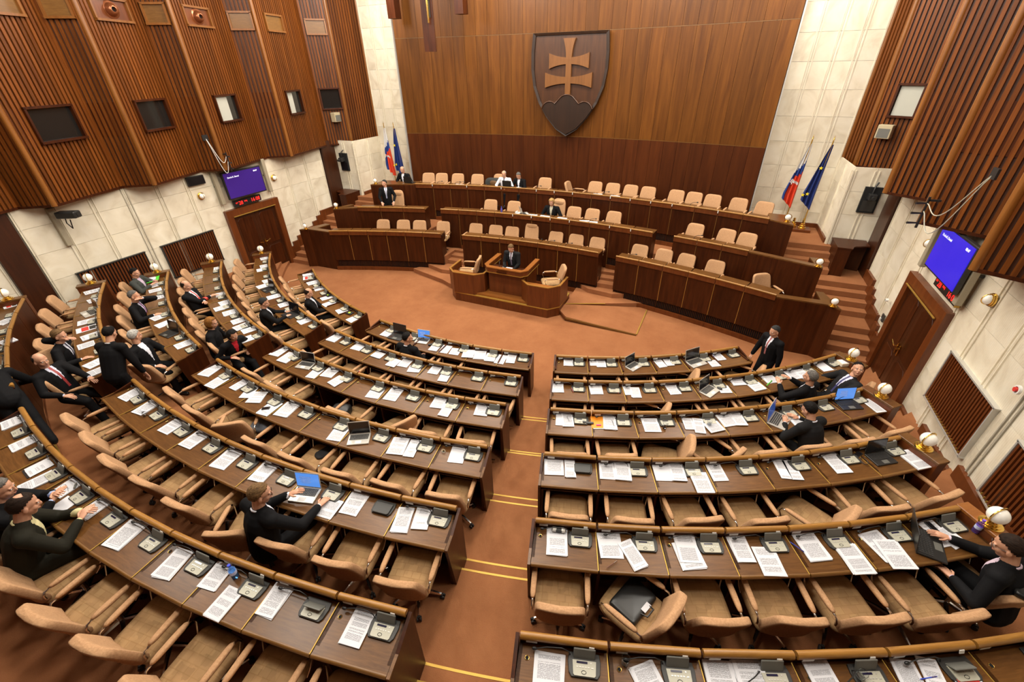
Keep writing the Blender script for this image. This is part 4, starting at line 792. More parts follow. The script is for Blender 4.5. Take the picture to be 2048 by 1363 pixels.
# ================================================================ THINGS ON THE DESKS
sheet_cache = {}
def sheet(w_, h, mat, k=0, th=.0015):
    key = (round(w_, 2), round(h, 2), mat.name, th)
    if key not in sheet_cache: sheet_cache[key] = MB().box((0, 0, 0), (w_, h, th)).mesh('sheet', mat)
    return sheet_cache[key]
def desk_of(row, x, y):
    a = degrees(atan2(x, -y)); l = DESK[row]; k = min(range(len(l)), key=lambda j: abs(l[j] - a)); return k, a - l[k], len(l)
bydesk = {}
for it in PAPERS: k, off, n = desk_of(it[0], it[2], it[3]); bydesk.setdefault((it[0], k), []).append((off, it))
SIDE = {1: [''], 2: ['left', 'right'], 3: ['left', 'middle', 'right'], 4: ['leftmost', 'middle left', 'middle right', 'rightmost']}
for (row, k), l in bydesk.items():
    l.sort(key=lambda q_: q_[0]); n = len(DESK[row]); l = l[:4]
    for j, (off, it) in enumerate(l):
        _, kind, x, y, rot, w_, h = it; z = ZR[int(row[1]) - 1] - .12
        sd = SIDE[len(l)][j]
        nm, cat, ds = {'t': ('paper_stack', 'papers', 'white printed sheets'), 'c': ('paper_stack', 'papers', 'white title sheets'), 'b': ('blank_sheet', 'papers', 'blank white sheet'), 'o': ('orange_booklet', 'booklet', 'orange and pink booklet'), 'r': ('magazine', 'magazine', 'red-printed magazine'), 'k': ('black_folder', 'folder', 'black folder')}[kind]
        t = thing(nm, ds + (' at %s of the desk ' % sd if sd in ('left', 'right') else (' %s on the desk ' % sd if sd else ' on the desk ')) + where(row, k, n), cat, (x, y, z + .002 + .0045 * j), rot, 'papers on the desks')
        m = {'t': PTEXT, 'c': PTITLE, 'b': PAPERW, 'o': ORANGE, 'r': PAPERW, 'k': BLACK}[kind]
        ns = {'t': random.choice((2, 3, 3)), 'c': 2, 'b': 1, 'o': 1, 'r': 1, 'k': 1}[kind]
        for q_ in range(ns):
            th = .006 if q_ == 0 else .002
            last = q_ == ns - 1
            obj('sheet' if kind not in 'k' else 'cover', sheet(w_, h, m if last else PAPERW, th=th), t, (random.uniform(-.008, .008) * (not last), random.uniform(-.006, .006) * (not last), .003 + .0045 * q_), random.uniform(-.06, .06) * (not last))
        if kind == 'r': obj('red_print', MB().box((0, -.02, 0), (w_ * .8, h * .35, .002)).mesh('red_print', REDP), t, (0, 0, .007)); obj('print_block', sheet(w_ * .7, h * .3, BASEP), t, (0, h * .3, .007))
        if kind == 'k':
            for dx in (-.02, .025): obj('sheet', sheet(w_ * .85, h * .9, PTITLE), t, (dx, .01, .006 + .003 * (dx > 0)), dx)
        if kind == 'o': obj('pink_marker', MB().box((0, 0, 0), (.07, .02, .012)).mesh('pink_marker', flat('pink_plastic', (.9, .03, .25))), t, (0, -h * .3, .012)); obj('sheet', sheet(w_ * .9, h * .4, PAPERW), t, (.0, -h * .35, .005))
def laptop(x, y, z, rz, w_, body, screen, label, open_=100, kb=None):
    t = thing('laptop', label, 'laptop', (x, y, z), rz, 'open laptops'); d = w_ * .68
    obj('base', MB().box((0, 0, .01), (w_, d, .02)).mesh('base', body, bevel=.004), t)
    b = MB()
    for r_ in range(5):
        for c_ in range(13): b.box((-w_*.43 + w_*.86*(c_+.5)/13, d*.42 - d*.5*(r_+.5)/5, .0215), (w_*.055, d*.08, .003))
    kk = obj('keyboard', b.mesh('keyboard', KEYS), t); kk['kind'] = 'stuff'
    obj('touchpad', MB().box((0, -d*.3, .0205), (w_*.28, d*.26, .002)).mesh('touchpad', GREY if body is BLACK else WHITE), t)
    ld = obj('lid', MB().box((0, 0, d/2), (w_, .008, d)).mesh('lid', body if body is not SILVER else SILVER, bevel=.003), t, (0, d/2, .018), rot=(-radians(open_ - 90), 0, 0))
    obj('screen', MB().box((0, -.005, d/2 + .003), (w_*.93, .003, d*.86)).mesh('screen', screen), ld)
    if screen is SCR_BLUE:
        b = MB()
        for q_ in range(7): b.box((-w_*.1, -.0068, d*.3 + q_*d*.07), (w_*random.uniform(.3, .5), .001, d*.015))
        obj('screen_text', b.mesh('screen_text', WHITE), ld)
    return t
SCR_NAVY = M_('navy_screen', (.01, .02, .08), .2, emit=(.012, .035, .14), es=.8)
for row, kind, x, y, rot, w_ in LAPTOPS:
    k, off, n = desk_of(row, x, y); z = ZR[int(row[1]) - 1] - .12
    body = SILVER if kind[0] == 's' else BLACK
    laptop(x, y, z, rot, min(max(w_, .3), .36), body, (SCR_NAVY if (row, kind) == ('R3', 's1') else SCR_BLUE) if kind[1] == '1' else SCR_OFF, '%s laptop with %s screen on desk %s' % ('silver' if kind[0] == 's' else 'black', ('dim navy' if (row, kind) == ('R3', 's1') else 'glowing blue') if kind[1] == '1' else 'dark', where(row, k, n)), 100 if (row, kind) != ('R5', 'b0') else 105)
def pen(m):
    return MB().tube([(0, -.065, .005), (0, .065, .005)], .0045, 6).tube([(0, .065, .005), (0, .078, .005)], [.0045, .001], 6).mesh('barrel', m)
def small(row, kind, x, y):
    k, off, n = desk_of(row, x, y); z = ZR[int(row[1]) - 1] - .118; wh = where(row, k, n); rz = random.uniform(0, 3)
    zz_ = z + .014
    def T(name, lab, cat, zo=0, r=None): return thing(name, lab + ' on the desk ' + wh, cat, (x, y, z + zo), rz if r is None else r)
    if kind == 'glass':
        t = T('drinking_glass', 'clear drinking glass', 'glass'); obj('bowl', MB().lathe([(.026, 0), (.03, .04), (.034, .09), (.032, .09), (.028, .04), (.024, .006), (0, .006)], 16).mesh('bowl', GLASS, 50), t); obj('water', MB().lathe([(.0235, .007), (.026, .04), (0, .04)], 16).mesh('water', GLASS, 50), t)
    elif kind == 'wine_glass':
        t = T('wine_glass', 'overturned stemmed glass', 'glass', .03); obj('bowl', MB().lathe([(.004, 0), (.004, .06), (.03, .08), (.036, .12), (.03, .15), (.028, .15), (.034, .12), (.028, .082), (0, .065)], 16).mesh('bowl', GLASS, 50), t, rot=(pi/2, 0, .4)); obj('foot', MB().lathe([(.03, 0), (.03, .003), (0, .004)], 16).mesh('foot', GLASS), t, rot=(pi/2, 0, .4))
    elif kind.startswith('pen'):
        m = {'blue': BLUEP, 'brown': flat('brown_lacquer', (.12, .03, .01)), 'red': flat('red_lacquer', (.4, .03, .03)), 'black': BLACK}[kind[4:]]
        t = T('pen', kind[4:] + ' pen', 'pen', .012); obj('barrel', pen(m), t); obj('clip', MB().box((0, -.04, .01), (.003, .04, .002)).mesh('clip', CHROME), t)
    elif kind.startswith('bottle'):
        c = (.35, .2, .9) if 'purple' in kind else (.15, .45, .95); pm = M_('tinted_water', c, .03, trans=.85)
        t = T('water_bottle', 'small %s water bottle' % ('purple' if 'purple' in kind else 'blue'), 'bottle', 0)
        obj('body', MB().lathe([(.028, 0), (.031, .01), (.031, .05), (.028, .06), (.031, .07), (.031, .12), (.012, .155), (.012, .17), (0, .17)], 16).mesh('body', pm, 50), t)
        obj('label_band', MB().lathe([(.0318, .06), (.0318, .10)], 16).mesh('label_band', flat('bottle_label', (.55, .6, .85))), t); obj('cap', MB().lathe([(.014, .168), (.014, .188), (0, .188)], 12).mesh('cap', flat('violet_cap' if 'purple' in kind else 'blue_cap', (.2, .1, .6) if 'purple' in kind else (.02, .05, .6))), t)
    elif kind in ('phone', 'phone_stick'):
        t = T('mobile_phone', 'black mobile phone', 'phone', .014 if kind == 'phone' else 0); obj('body', MB().box((0, 0, .005), (.06, .12, .01)).mesh('body', BLACK, bevel=.003), t); obj('screen', MB().box((0, .003, .0105), (.05, .09, .001)).mesh('screen', SCR_OFF), t)
    elif kind == 'radio_phone':
        t = T('cordless_handset', 'black handset across two desks', 'phone', 0, 1.9); obj('body', MB().box((0, 0, .012), (.045, .17, .024)).mesh('body', BLACK, bevel=.006), t); obj('earpiece', MB().box((0, .06, .03), (.045, .04, .015)).mesh('earpiece', BLACK, bevel=.005), t)
    elif kind == 'mouse':
        t = T('computer_mouse', 'black computer mouse', 'mouse', .008); obj('shell', MB().sup((0, 0, .012), (.028, .05, .016), .8, 14, 6).mesh('shell', BLACK, 180), t); obj('wheel', MB().box((0, .02, .028), (.006, .015, .004)).mesh('wheel', GREY), t)
    elif kind == 'tablet':
        t = T('closed_tablet', 'black closed tablet case', 'tablet', 0, -.4 + radians(40)); obj('case', MB().box((0, 0, .008), (.24, .17, .016)).mesh('case', BLACK, bevel=.003), t); obj('flap', MB().box((0, 0, .018), (.2, .13, .003)).mesh('flap', GREY), t)
    elif kind == 'box_white':
        t = T('white_box', 'small cream cardboard box', 'box', 0, radians(30)); obj('carton', MB().box((0, 0, .035), (.2, .15, .07)).mesh('carton', flat('cream_card', (.75, .66, .52)), bevel=.006), t); obj('lid_line', MB().box((0, 0, .071), (.18, .12, .002)).mesh('lid_line', PAPERW), t)
    elif kind == 'keys':
        t = T('key_bunch', 'bunch of keys', 'keys', .01); b = MB()
        for q_ in range(3): b.box((.02*cos(q_), .02*sin(q_), .003 + q_*.002), (.04, .012, .002), q_)
        obj('key', b.mesh('key', CHROME), t); obj('ring', MB().tube([(.012*cos(a), .012*sin(a), .006) for a in [2*pi*q_/10 for q_ in range(11)]], .0015, 4).mesh('ring', CHROME), t)
    elif kind in ('glasses', 'spectacle_frame'):
        t = T('spectacles', 'thin-framed spectacles', 'spectacles', .02); b = MB()
        for sx in (-.03, .03): b.tube([(sx + .024*cos(a), 0, .018 + .018*sin(a)) for a in [2*pi*q_/12 for q_ in range(13)]], .0015, 4)
        b.tube([(-.055, 0, .02), (-.06, -.06, .02), (-.055, -.13, .01)], .0015, 4).tube([(.055, 0, .02), (.06, -.06, .02), (.05, -.13, .01)], .0015, 4); obj('frame', b.mesh('frame', BASEP), t)
    elif kind == 'spectacle_case':
        t = T('spectacle_case', 'grey and black spectacle case', 'case', .016, .25); obj('case', MB().sup((0, 0, .018), (.075, .025, .018), .4, 16, 8).mesh('case', BLACK, 180), t)
        for sx in (-.045, .045): obj('grey_end', MB().sup((sx, 0, .019), (.028, .026, .018), .5, 12, 8).mesh('grey_end', SILVER, 180), t)
    elif kind == 'headset':
        t = T('headset_cable', 'black coiled headset cable', 'cable', .004); obj('cable', MB().tube([(.06*cos(a)*(1 + .1*sin(3*a)), .04*sin(a), .004 + .001*a) for a in [q_*.5 for q_ in range(22)]], .003, 5).mesh('cable', BLACK, 60), t)
    elif kind == 'coil':
        t = T('cable_loop', 'pale coiled cable', 'cable', .004); obj('cable', MB().tube([(.03*cos(a), .02*sin(a), .004 + .001*a) for a in [q_*.5 for q_ in range(26)]], .003, 5).mesh('cable', KEY, 60), t)
    elif kind == 'can_red':
        t = thing('drink_can', 'small red drinks can standing on the desk ' + wh, 'can', (x, y, z), 0); obj('body', MB().lathe([(.022, 0), (.026, .008), (.026, .1), (.022, .108), (0, .108)], 14).mesh('body', REDP, 50), t); obj('rim', MB().lathe([(.022, .108), (.022, .112), (.019, .112)], 14).mesh('rim', CHROME), t)
    elif kind == 'lighter':
        t = T('usb_stick', 'grey stick', 'stick', .016, .9); obj('body', MB().box((0, 0, .005), (.02, .07, .01)).mesh('body', GREY, bevel=.002), t); obj('cap', MB().box((0, .04, .005), (.018, .02, .009)).mesh('cap', SILVER), t)
    elif kind == 'notebook_green':
        t = T('black_diary', 'black diary with lime badge', 'diary', .012, rz * .1 + radians(-20)); obj('cover', MB().box((0, 0, .008), (.19, .13, .016)).mesh('cover', BLACK, bevel=.003), t); obj('badge', MB().lathe([(.032, .016), (.032, .018), (0, .018)], 16).mesh('badge', flat('lime', (.45, .75, .05))), t)
    elif kind == 'folder_green':
        t = T('green_folder', 'bright green folder', 'folder', .03, radians(-35)); obj('cover', MB().box((0, 0, 0), (.42, .28, .006), rx=.12).mesh('cover', GREENF), t); obj('sheet', MB().box((.02, -.01, .01), (.28, .19, .002), .3).mesh('sheet', PAPERW), t)
for it in SMALL: small(*it)
# ================================================================ WALL FIXTURES
FONT_M = M_('lit_white_text', (1, 1, 1), .5, emit=(.75, .78, 1), es=.7); RED_M = M_('red_led', (1, .03, .02), .5, emit=(1, .02, .015), es=.9)
def text(s, size, mat, parent, loc, rot, name='screen_text', sx=1):
    c = bpy.data.curves.new(name, 'FONT'); c.body = s; c.size = size; c.extrude = .001; c.materials.append(mat)
    o = bpy.data.objects.new(name, c); C.objects.link(o); o.parent = parent; o.location = loc; o.rotation_euler = rot; o.scale = (sx, 1, 1)
    bpy.context.view_layer.update(); me = bpy.data.meshes.new_from_object(o.evaluated_get(bpy.context.evaluated_depsgraph_get())); bpy.data.objects.remove(o)
    return obj(name, me, parent, loc, rot=rot)
for s in (-1, 1):
    sd = 'left' if s < 0 else 'right'; rz = pi/2 if s < 0 else -pi/2
    # local frame: x along the wall (reader's left to right), y into the wall, z up
    yc = -6.65 if s < 0 else -7.0
    t = thing('wall_screen', '%s screen on the %s wall above the doors' % ('dark violet' if s < 0 else 'bright blue', sd), 'screen', (s * 8.45, yc, 2.98 if s < 0 else 3.06), rz, None)
    W_, H_ = 1.25, .70
    obj('case', MB().box((0, .04, 0), (W_ + .07, .07, H_ + .07)).mesh('case', BLACK, bevel=.01), t)
    scm = M_('screen_glow_' + sd, (.02, .01, .1), .25, emit=((.020, .004, .075) if s < 0 else (.012, .008, .38)), es=1.0)
    pn = obj('panel', MB().box((0, .002, 0), (W_, .01, H_)).mesh('panel', scm), t)
    text('Duchoň, Daniel', .06, FONT_M, pn, (-W_*.42, -.006, H_*.30), (pi/2, 0, 0)); text('00:47', .06, FONT_M, pn, (W_*.30, -.006, H_*.36), (pi/2, 0, 0))
    t2 = thing('digital_clock', 'black digital clock with red numerals on the %s wall under the screen' % sd, 'clock', (s * 8.6, -6.65 if s < 0 else -7.1, 2.42 if s < 0 else 2.53), rz)
    obj('case', MB().box((0, .04, 0), (.96, .08, .18)).mesh('case', BLACK, bevel=.008), t2)
    text('UT', .06, RED_M, t2, (-.43, -.004, .0), (pi/2, 0, 0), 'numerals'); text('28', .15, RED_M, t2, (-.33, -.004, -.05), (pi/2, 0, 0), 'numerals'); text('MAJ', .06, RED_M, t2, (-.13, -.004, .0), (pi/2, 0, 0), 'numerals'); text('16', .15, RED_M, t2, (.10, -.004, -.05), (pi/2, 0, 0), 'numerals'); text('08', .15, RED_M, t2, (.28, -.004, -.05), (pi/2, 0, 0), 'numerals')
    if s > 0: obj('side_cap', MB().box((.48, .03, 0), (.012, .07, .18)).mesh('side_cap', GOLD), t2)
    for k, (y, za, zb) in enumerate(((-5.75, 2.5, 3.5), (-7.45, 2.5, 3.5))):
        q_ = thing('loudspeaker_column', 'slim grey loudspeaker column %s the %s screen' % (('beyond' if k == 0 else 'on the near side of'), sd), 'loudspeaker', (s * 8.6, y - (.15 if s > 0 else 0), (za+zb)/2), rz, 'slim loudspeaker columns by the screens')
        obj('body', MB().box((0, 0, 0), (.12, .1, zb - za)).mesh('body', noisy('grey_grille', (.30, .26, .18), (.36, .31, .22), 200, .7, .3), bevel=.01), q_); obj('bracket', MB().box((0, .09, 0), (.03, .12, .04)).mesh('bracket', BLACK), q_)
    for k, y in enumerate((-5.42, -7.95)):
        y -= .2 * (s > 0)
        q_ = thing('wall_sconce', 'round white and brass wall lamp %s the %s doors' % (('beyond' if k == 0 else 'nearer than'), sd), 'lamp', (s * 8.7, y, 2.86), 0, 'round wall lamps', ); q_.rotation_euler = (0, -s * pi/2, 0)
        obj('brass_ring', MB().lathe([(.1, 0), (.1, .02), (.09, .02), (.09, .04), (.08, .045)], 20).mesh('brass_ring', BRASS, 30), q_); obj('glass', MB().sup((0, 0, .05), (.075, .075, .07), 1, 16, 10).mesh('glass', OPAL, 180), q_)
        obj('hoop', MB().tube([(.08*cos(a), 0, .05 + .075*sin(a)) for a in [pi*k2/10 for k2 in range(11)]], .007, 5).mesh('hoop', BRASS), q_)
    # slatted vents
    for k, (y0, y1) in enumerate(((-8.02, -9.5), (-10.15, -11.7))):
        z0, z1 = (.97, 1.88); L = y0 - y1
        if k == 1 and s < 0: y0, y1 = -9.95, -11.45
        q_ = thing('vent_grille', 'wooden slatted grille %s on the %s wall' % (('nearest the doors' if k == 0 else 'behind the fifth row' ), sd), 'grille', (s * 8.70, (y0+y1)/2, (z0+z1)/2), rz)
        L = y0 - y1; h = z1 - z0
        obj('recess', MB().box((0, .03, 0), (L, .02, h)).mesh('recess', DARKH), q_)
        fr = MB()
        for a_, b_ in (((0, 0, h/2), (L + .05, .07, .025)), ((0, 0, -h/2), (L + .05, .07, .025)), ((L/2, 0, 0), (.025, .07, h)), ((-L/2, 0, 0), (.025, .07, h))): fr.box(a_, b_)
        obj('frame', fr.mesh('frame', SILVER if s > 0 else BLACK), q_)
        n = 22; sm = MB().box((0, 0, 0), (.034, .05, h - .03)).mesh('slat', W_ROST)
        for j in range(n): obj('slat', sm, q_, (-L/2 + (j + .5) * L / n, 0, 0))
        if s > 0:
            gm = MB().box((0, 0, 0), (.012, .04, .03)).mesh('clip', GOLD)
            for j in range(0, n, 1): obj('clip', gm, q_, (-L/2 + (j + .98) * L / n, -.01, -h/2 + .03))
    # small loudspeaker box under the windows
    yy, zz_ = ((-2.45, 4.4) if s < 0 else (-1.78, 4.35)); q_ = thing('wall_speaker', 'small cream loudspeaker box on the %s slatted wall' % sd, 'loudspeaker', (-8.3 if s < 0 else 8.26, yy, zz_), rz if s < 0 else -.5); obj('cabinet', MB().box((0, 0, 0), (.3 if s > 0 else .28, .2, .3)).mesh('cabinet', flat('cream_case', (.45, .38, .24)), bevel=.01), q_); obj('cloth', MB().box((0, -.102, -.03), (.24, .004, .2)).mesh('cloth', GREY), q_)
    # camera niche beside the flags
    q_ = thing('camera_niche', 'black niche with a television camera on the %s marble wall' % sd, 'camera', (s * 8.33, -2.45, 2.88), 0)
    obj('niche', MB().box((0, 0, 0), (.36, .06, .62)).mesh('niche', DARKH), q_); obj('camera_body', MB().box((0, -.12, .1), (.16, .2, .14)).mesh('camera_body', BLACK, bevel=.01), q_); obj('lens', MB().lathe([(.04, 0), (.045, .1), (.035, .1), (0, .09)], 14).mesh('lens', BLACK, 40), q_, (0, -.22, .1), rot=(pi/2, 0, 0))
    obj('arm', MB().tube([(0, -.05, .1), (0, -.08, .35), (.05, 0, .42)], .018, 6).mesh('arm', BLACK, 60), q_); obj('screen', MB().box((0, -.035, -.14), (.28, .01, .26)).mesh('screen', SCR_OFF), q_)
# hanging object in front of the wall, top left
q_ = thing('hanging_frame', 'dark wooden frame with lamp hanging before the wall at upper left', 'frame', (-3.72, -2.9, 6.25))
obj('board', MB().box((0, 0, .8), (.34, .06, 1.6), .35).mesh('board', W_PAN), q_); obj('rod', MB().box((.13, -.1, 1.3), (.05, .05, 1.0)).mesh('rod', BLACK), q_); obj('lamp', MB().box((.11, -.14, .95), (.05, .03, .55)).mesh('lamp', BRASS), q_)
for k, x in enumerate((-5.35, -3.0)):
    q_ = thing('ceiling_beam', 'short dark block hanging before the wall, %s one' % ('left' if k == 0 else 'right'), 'beam', (x, -2.2, 7.15)); obj('block', MB().box((0, 0, .9), (.28, .3, 1.8)).mesh('block', W_PAN), q_)
# projector / camera bracket on the left wall and black box
q_ = thing('remote_camera', 'black camera on a bracket below the left slatted wall, cables hanging', 'camera', (-8.35, -11.2, 3.25)); obj('head', MB().box((.12, 0, 0), (.42, .2, .14), .5).mesh('head', BLACK, bevel=.02), q_); obj('lens', MB().lathe([(.06, 0), (.07, .14), (.05, .14), (0, .12)], 14).mesh('lens', BLACK, 40), q_, (.3, .12, 0), rot=(pi/2, 0, -1.0)); obj('cable', MB().tube([(-.05, 0, 0), (-.15, 0, -.22), (0, 0, -.32), (.08, 0, -.12)], .012, 6).mesh('cable', BLACK, 60), q_)
q_ = thing('loudspeaker_column', 'slim grey loudspeaker column under the camera, left wall', 'loudspeaker', (-8.66, -11.3, 2.95), pi/2); obj('body', MB().box((0, 0, 0), (.12, .1, .85)).mesh('body', noisy('grey_grille2', (.30, .26, .18), (.36, .31, .22), 200, .7, .3), bevel=.01), q_)
q_ = thing('black_display', 'small black unlit panel on the left marble wall', 'panel', (-8.68, -7.95, 3.28), pi/2); obj('case', MB().box((0, 0, 0), (.5, .06, .24)).mesh('case', BLACK, bevel=.01), q_); obj('face', MB().box((0, -.031, 0), (.46, .004, .2)).mesh('face', SCR_OFF), q_)
# cable assemblies with microphones on the slatted walls
def mic_cluster(s, y, z, label, far):
    q_ = thing('microphone_cluster', label, 'microphones', (s * 7.99 if s < 0 else 7.9, y, z))
    for k in range(3):
        mm = obj('microphone', MB().tube([(0, 0, 0), (-s * .16, -.04, 0)], [.012, .02], 8).mesh('microphone', BLACK, 60), q_, (0, .0, -.16 * k))
    obj('bracket', MB().box((0, 0, -.15), (.03, .03, .5)).box((s * .08, 0, .05), (.16, .03, .03)).mesh('bracket', BLACK), q_); obj('socket', MB().box(far, (.03, .16, .14)).mesh('socket', BLACK), q_)
    fx, fy, fz = far; b = MB()
    for g_, st in ((.38, 0), (.6, -.12)):
        b.tube([(fx * u - s * .05 * sin(pi * u), fy * u, st * (1 - u) + fz * u - g_ * sin(pi * u) ** 1.3) for u in [k / 14 for k in range(15)]], .008, 5)
    cb_ = obj('cable', b.mesh('cable', KEY if s > 0 else WHITE, 60), q_)
mic_cluster(-1, -7.28, 3.85, 'microphones with looping cables under the left slatted wall', (-.22, -.28, .5))
mic_cluster(1, -6.85, 3.85, 'microphones with pale looping cables on the right slatted wall', (.22, -.95, .65))
q_ = thing('wall_button', 'small round white sensor on the right wall', 'sensor', (8.66, -5.1, 1.41)); q_.rotation_euler = (0, -pi/2, 0); obj('dome', MB().lathe([(.035, 0), (.035, .04), (.02, .05), (0, .05)], 14).mesh('dome', WHITE, 40), q_); obj('eye', MB().lathe([(.012, .05), (.012, .053), (0, .053)], 10).mesh('eye', DARKH), q_)
q_ = thing('socket_plate', 'small dark socket plate low on the right wall by the stairs', 'socket', (8.68, -5.2, 1.03)); obj('plate', MB().box((0, 0, 0), (.02, .14, .16)).mesh('plate', BASEP), q_); obj('plug', MB().box((-.02, .04, -.05), (.03, .04, .05)).mesh('plug', WHITE), q_)
q_ = thing('alarm_button', 'round red and white alarm knob at the right edge of the wall', 'alarm', (8.64, -9.7, 2.33)); q_.rotation_euler = (0, -pi/2, 0); obj('ring', MB().lathe([(.06, 0), (.06, .03), (.04, .03), (.04, .0)], 16).mesh('ring', WHITE, 40), q_); obj('knob', MB().lathe([(.03, 0), (.03, .05), (0, .05)], 12).mesh('knob', REDP), q_)
# bags and jackets
def bag(x, y, z, rz, sc, label, loc='bag'):
    t = thing('black_bag', label, 'bag', (x, y, z), rz); obj('body', MB().sup((0, 0, .03 * sc), (.2*sc, .15*sc, .035*sc), .18, 24, 8, e2=.4).mesh('body', M_('black_leather', (.012, .012, .012), .35), 180), t)
    obj('handle', MB().tube([(-.06*sc, -.13*sc, .06*sc), (-.05*sc, -.19*sc, .08*sc), (.05*sc, -.19*sc, .08*sc), (.06*sc, -.13*sc, .06*sc)], .009, 6).mesh('handle', BLACK, 60), t); return t
p = polar(RR[4] + .56, 15.07 + 2.709 * 1.5, FZ[4] + .50); b_ = bag(p.x, p.y, p.z, radians(19 + 46), 1.0, 'black leather briefcase lying on the turned chair in the fifth row'); obj('paper', MB().box((.02, -.13, .07), (.1, .05, .004)).mesh('paper', PAPERW), b_)
p = polar(RR[3] + .5, 15.08 + 3.1 * 0.9, FZ[3] + .02)
bag(7.95, -12.35, ZR[4] + .02, 1.2, .8, 'black handbag on the end board beside the rightmost globe lamp')
p = polar(RR[3] + .42, -4.4, FZ[3] + .50); t = thing('folded_jacket', 'grey folded clothing in a plastic bag under the fourth row desk', 'clothing', p, .3); obj('cloth', MB().sup((0, 0, .03), (.17, .14, .05), .5, 20, 8, fn=lambda x, y, z: (x, y, z + .01 * sin(30*x) * cos(25*y))).mesh('cloth', flat('grey_cloth', (.09, .10, .12), .8), 180), t)
p = polar(RR[2] + .62, -1.3, FZ[2] + .50); t = thing('black_backpack', 'black backpack on a chair behind the third row', 'bag', p, .3); obj('body', MB().sup((0, 0, .06), (.16, .12, .09), .5, 20, 8).mesh('body', BLACK, 180), t); obj('strap', MB().tube([(-.1, -.1, .08), (-.12, -.2, .1), (.02, -.18, .1), (.06, -.1, .1)], .012, 6).mesh('strap', BLACK, 60), t)
p = polar(RR[4] + .52, -13.19 + 2.747 * 6.5, FZ[4] + .50); p = polar(RR[3] + .42, 2.9 - 1.6, FZ[3] + .5); t = thing('black_garment', 'black garment lying on a beige seat behind the fourth row', 'clothing', p, 1.2); obj('cloth', MB().sup((0, 0, .02), (.16, .09, .025), .6, 20, 6, fn=lambda x, y, z: (x, y, z + .008 * sin(40*x))).mesh('cloth', flat('black_cloth', (.01, .01, .012), .8), 180), t)
t = thing('draped_jacket', 'dark jacket with brown lining draped over a chair on the top tier', 'jacket', (-2.35, gy(1, -2.35) + .5, 1.68)); obj('jacket_cloth', MB().sup((0, 0, .64), (.36, .1, .24), .55, 24, 10, fn=lambda x, y, z: (x, y + .02 * sin(20*x), z)).mesh('jacket_cloth', flat('charcoal_cloth', (.03, .032, .03), .8), 180), t); obj('lining', MB().sup((0, -.08, .72), (.15, .04, .09), .8, 16, 8).mesh('lining', flat('brown_lining', (.12, .06, .02), .7), 180), t)
chair(-2.35, gy(1, -2.35) + .62, 1.68, pi, 'beige chair under the draped dark jacket on the top tier', 'beige swivel chairs behind the government benches', 0)
# things on the benches
def front_paper(t_, x, off, label, n=2):
    z = {3: 1.32, 2: 1.845, 1: 2.345}[t_]; t = thing('paper_stack', label, 'papers', (x, gy(t_, x) + off, z), random.uniform(-.2, .2), 'papers on the government benches')
    for k in range(n): obj('sheet', sheet(.3, .21, PAPERW), t, (random.uniform(-.01, .01), 0, .003 * k + .001), random.uniform(-.1, .1))
for t_, x, lab in ((2, -.35, 'white sheets left of the blonde woman on the second tier'), (2, 0.05, 'white sheets under the hands of the blonde woman'), (2, .62, 'small white sheets right of the blonde woman'), (2, 1.35, 'white sheets before the second chair right of the blonde woman'), (2, 1.6, 'thin white sheet near the right end of the second tier middle bench'),
                   (1, -3.5, 'white and red booklet on the top tier left'), (1, -1.3, 'white sheet before the grey-haired man on the top tier'), (1, 1.4, 'white sheets on the top tier before the fourth chair'), (1, 1.95, 'white sheets on the top tier right of centre'), (1, -5.9, 'white papers on the left end block of the top tier')):
    front_paper(t_, x, .16, lab)
laptop(-.62, gy(2, -.62) + .22, 1.845, pi - .9, .33, SILVER, SCR_OFF, 'open grey laptop on the second tier, left of the blonde woman', 105)
laptop(-1.72, gy(1, -1.72) + .2, 2.345, pi, .33, BLACK, SCR_OFF, 'black laptop before the man in white shirt on the top tier')
laptop(-5.3, gy(1, -5.3) + .2, 2.37, pi, .33, BLACK, SCR_OFF, 'black laptop before the bald man at the left end of the top tier')
t = thing('desk_telephone', 'white telephone on the second tier beside the grey laptop', 'telephone', (-.85, gy(2, -.85) + .2, 1.845)); obj('base', MB().box((0, 0, .02), (.16, .18, .04)).mesh('base', WHITE, bevel=.01), t); obj('handset', MB().sup((-.05, 0, .055), (.025, .1, .02), .6, 12, 6).mesh('handset', WHITE, 180), t)
t = thing('water_bottle', 'small blue water bottle on the second tier bench', 'bottle', (-1.42, gy(2, -1.42) + .2, 1.845)); obj('body', MB().lathe([(.028, 0), (.031, .01), (.031, .11), (.012, .15), (.012, .17), (0, .17)], 12).mesh('body', M_('tinted_water2', (.2, .2, .8), .05, trans=.6), 50), t); obj('cap', MB().lathe([(.014, .168), (.014, .188), (0, .188)], 10).mesh('cap', BLUEP), t)
fm_s = MB().tube([(0, 0, 0), (.02, .02, .07), (.08, .04, .10), (.17, .05, .105)], .006, 5).mesh('stem', BLACK, 60); fm_h = MB().sup((.19, .052, .106), (.028, .017, .017), 1, 10, 6).mesh('head', BLACK, 180)
for t_, xs, nm in ((1, (-4.3, -3.65, -3.5, -.75, 1.55, 4.2), 'top tier'), (2, (1.5, 4.5), 'second tier'), (3, (.5, 1.05, 2.95), 'lowest bench')):
    for k, x in enumerate(xs):
        t = thing('bench_microphone', 'thin black gooseneck microphone, %s from left on the %s' % (ORD[k + 1], nm), 'microphone', (x, gy(t_, x) + .15, {3: 1.32, 2: 1.845, 1: 2.345}[t_]), 0, 'microphones on the government benches'); obj('stem', fm_s, t); obj('head', fm_h, t)
